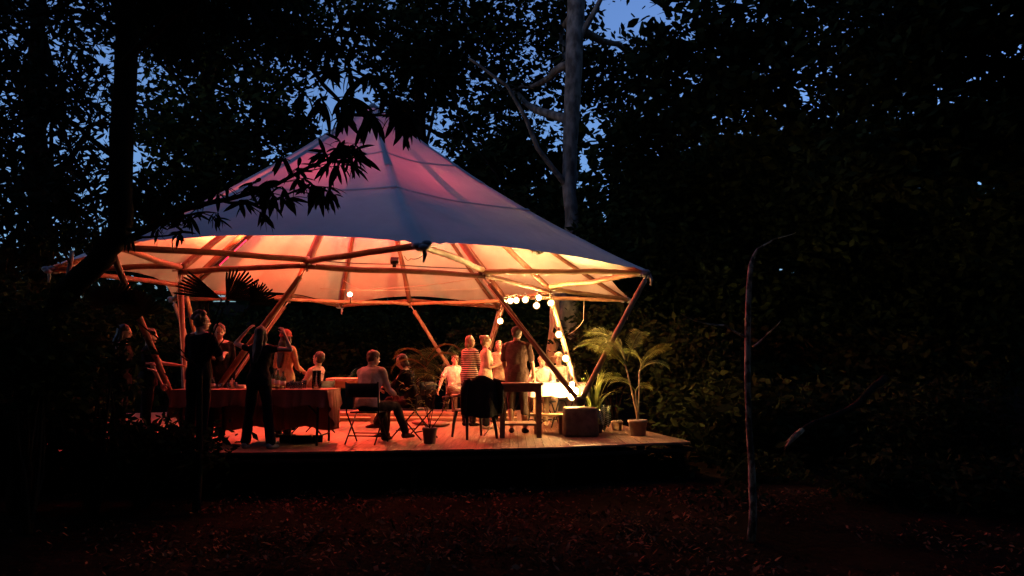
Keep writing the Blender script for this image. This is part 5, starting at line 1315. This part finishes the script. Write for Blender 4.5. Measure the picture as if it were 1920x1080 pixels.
# seated guest in white at the back
person('seated guest in a white shirt with crossed legs at the back of the floor', P10.x, P10.y - .02, 172, 1.72, sit=.46, lean=-6, hair=('short', (.05, .03, .02)), top=(.75, .68, .58), bottom=(.10, .07, .05), shoes=(.5, .42, .35), sleeve=.45, head=(15, 0, 0), collar=True,
       arms={'L': ((-.1, .35, -.9), (.45, .8, -.1)), 'R': ((.35, .4, -.9), (.1, .6, -.75))}, legs={'L': ((-.05, 1, 0), (0, .05, -1)), 'R': ((-.2, 1, .22), (-.95, .1, -.45))})
# standing group in the middle
SM = striped('striped_knit', (.02, .008, .008), (.60, .45, .36), 9)
person('woman with blonde hair and a dark striped jumper, back half turned', PX(881, 13.9), 13.9, -40, 1.68, female=True, hair=('bob', (.12, .055, .018)), top=(.05, .02, .02), topmat=SM, bottom=K, sleeve=1, bulk=1.15, long_top=.06, arms={'R': ((.15, .3, -1), (-.2, 1, .2)), 'L': ((-.1, .1, -1), (.1, .7, -.5))}, head=(-25, 0, 0))
_, h12 = person('blonde woman in a pale sleeveless top holding a wine glass in profile', PX(911, 13.3), 13.3, -78, 1.66, female=True, hair=('bun', (.15, .065, .022)), top=(.62, .52, .36), bottom=K, shoes=(.5, .4, .3), sleeve=0, long_top=.03, arms={'R': ((.08, .12, -1), (.0, 1, .32)), 'L': ((-.08, .1, -1), (.1, 1, .3))}, head=(0, 2, 0))
person('brown haired person in a beige jacket facing the camera behind the group', PX(936, 14.9), 14.9, 165, 1.62, hair=('bob', (.12, .06, .03)), top=(.42, .33, .22), bottom=K, sleeve=1, female=True, arms={'R': ((.15, .3, -1), (-.3, 1, .4))}, head=(10, -4, 0))
person('big man in a grey brown shirt and cap leaning a hand on the table', PX(969, 12.45), 12.5, -8, 1.78, hair=('cap', (.05, .03, .02)), skin=M_SKIN2, top=(.10, .062, .052), bottom=(.05, .035, .03), shoes=(.03, .02, .02), sleeve=.55, bulk=1.16, collar=True, long_top=.12, head=(-15, 0, 0),
       arms={'R': ((.22, .10, -1), (.15, -.12, -1)), 'L': ((-.12, .15, -1), (.25, .6, -1))}, legs={'L': ((-.02, 0, -1), (.02, -.02, -1)), 'R': ((.08, 0, -1), (.02, 0, -1))}, trouser=.72, eyes=False)
# seated guests behind the white table
person('bearded guest in white sitting behind the white clothed table', PX(1018, 13.7), 13.72, 170, 1.66, sit=.46, lean=8, hair=('short', (.3, .24, .18)), bag='beard', top=(.78, .72, .62), bottom=(.16, .11, .07), shoes=(.4, .3, .2), sleeve=.8, head=(-5, -6, 0), collar=True, arms={'R': ((.2, .6, -.8), (-.4, .5, .6)), 'L': ((-.2, .6, -.8), (.3, 1, 0))},
       legs={'L': ((-.05, 1, -.05), (0, .1, -1)), 'R': ((.25, 1, -.05), (.2, .3, -1))})
folding_chair('black folding chair at the far right of the seated guests', Vector((PX(1046, 14.4), 14.45, 0)), math.radians(150))
person('guest in white with a straw hat sitting beside the amber lit trunk', PX(1046, 14.4), 14.4, 150, 1.70, sit=.47, lean=-2, hair=('hat', (.06, .04, .02)), top=(.75, .68, .56), bottom=(.4, .3, .2), shoes=(.4, .3, .2), sleeve=1, head=(0, 0, 0), arms={'R': ((.3, .5, -.8), (-.3, 1, .1)), 'L': ((-.2, .5, -.8), (.2, 1, 0))})
# things held in hands
def wine_glass(p, label):
    t = thing('wine_glass', p, label, 'glass')
    MB().lathe((0, 0, 0), [(.006, .0), (.005, .07), (.026, .09), (.036, .13), (.034, .165), (.030, .18), (.026, .18), (.032, .13), (.02, .1)], 14).build('bowl', M_GLASS, t)
    MB().lathe((0, 0, 0), [(.032, -.006), (.032, -.003), (.006, 0)], 14).build('foot', M_GLASS, t)
wine_glass(h12['R'] + Vector((.015, -.01, -.045)), 'wine glass held by the blonde woman in profile')
o = MB().lathe((0, 0, -.04), [(.026, 0), (.032, .09), (.028, .09)], 14).build('paper_cup', M_WHITECL, None, True, hd_['R'] + Vector((.02, -.02, .0))); tag(o, 'pale paper cup raised by the drinking man', 'cup')
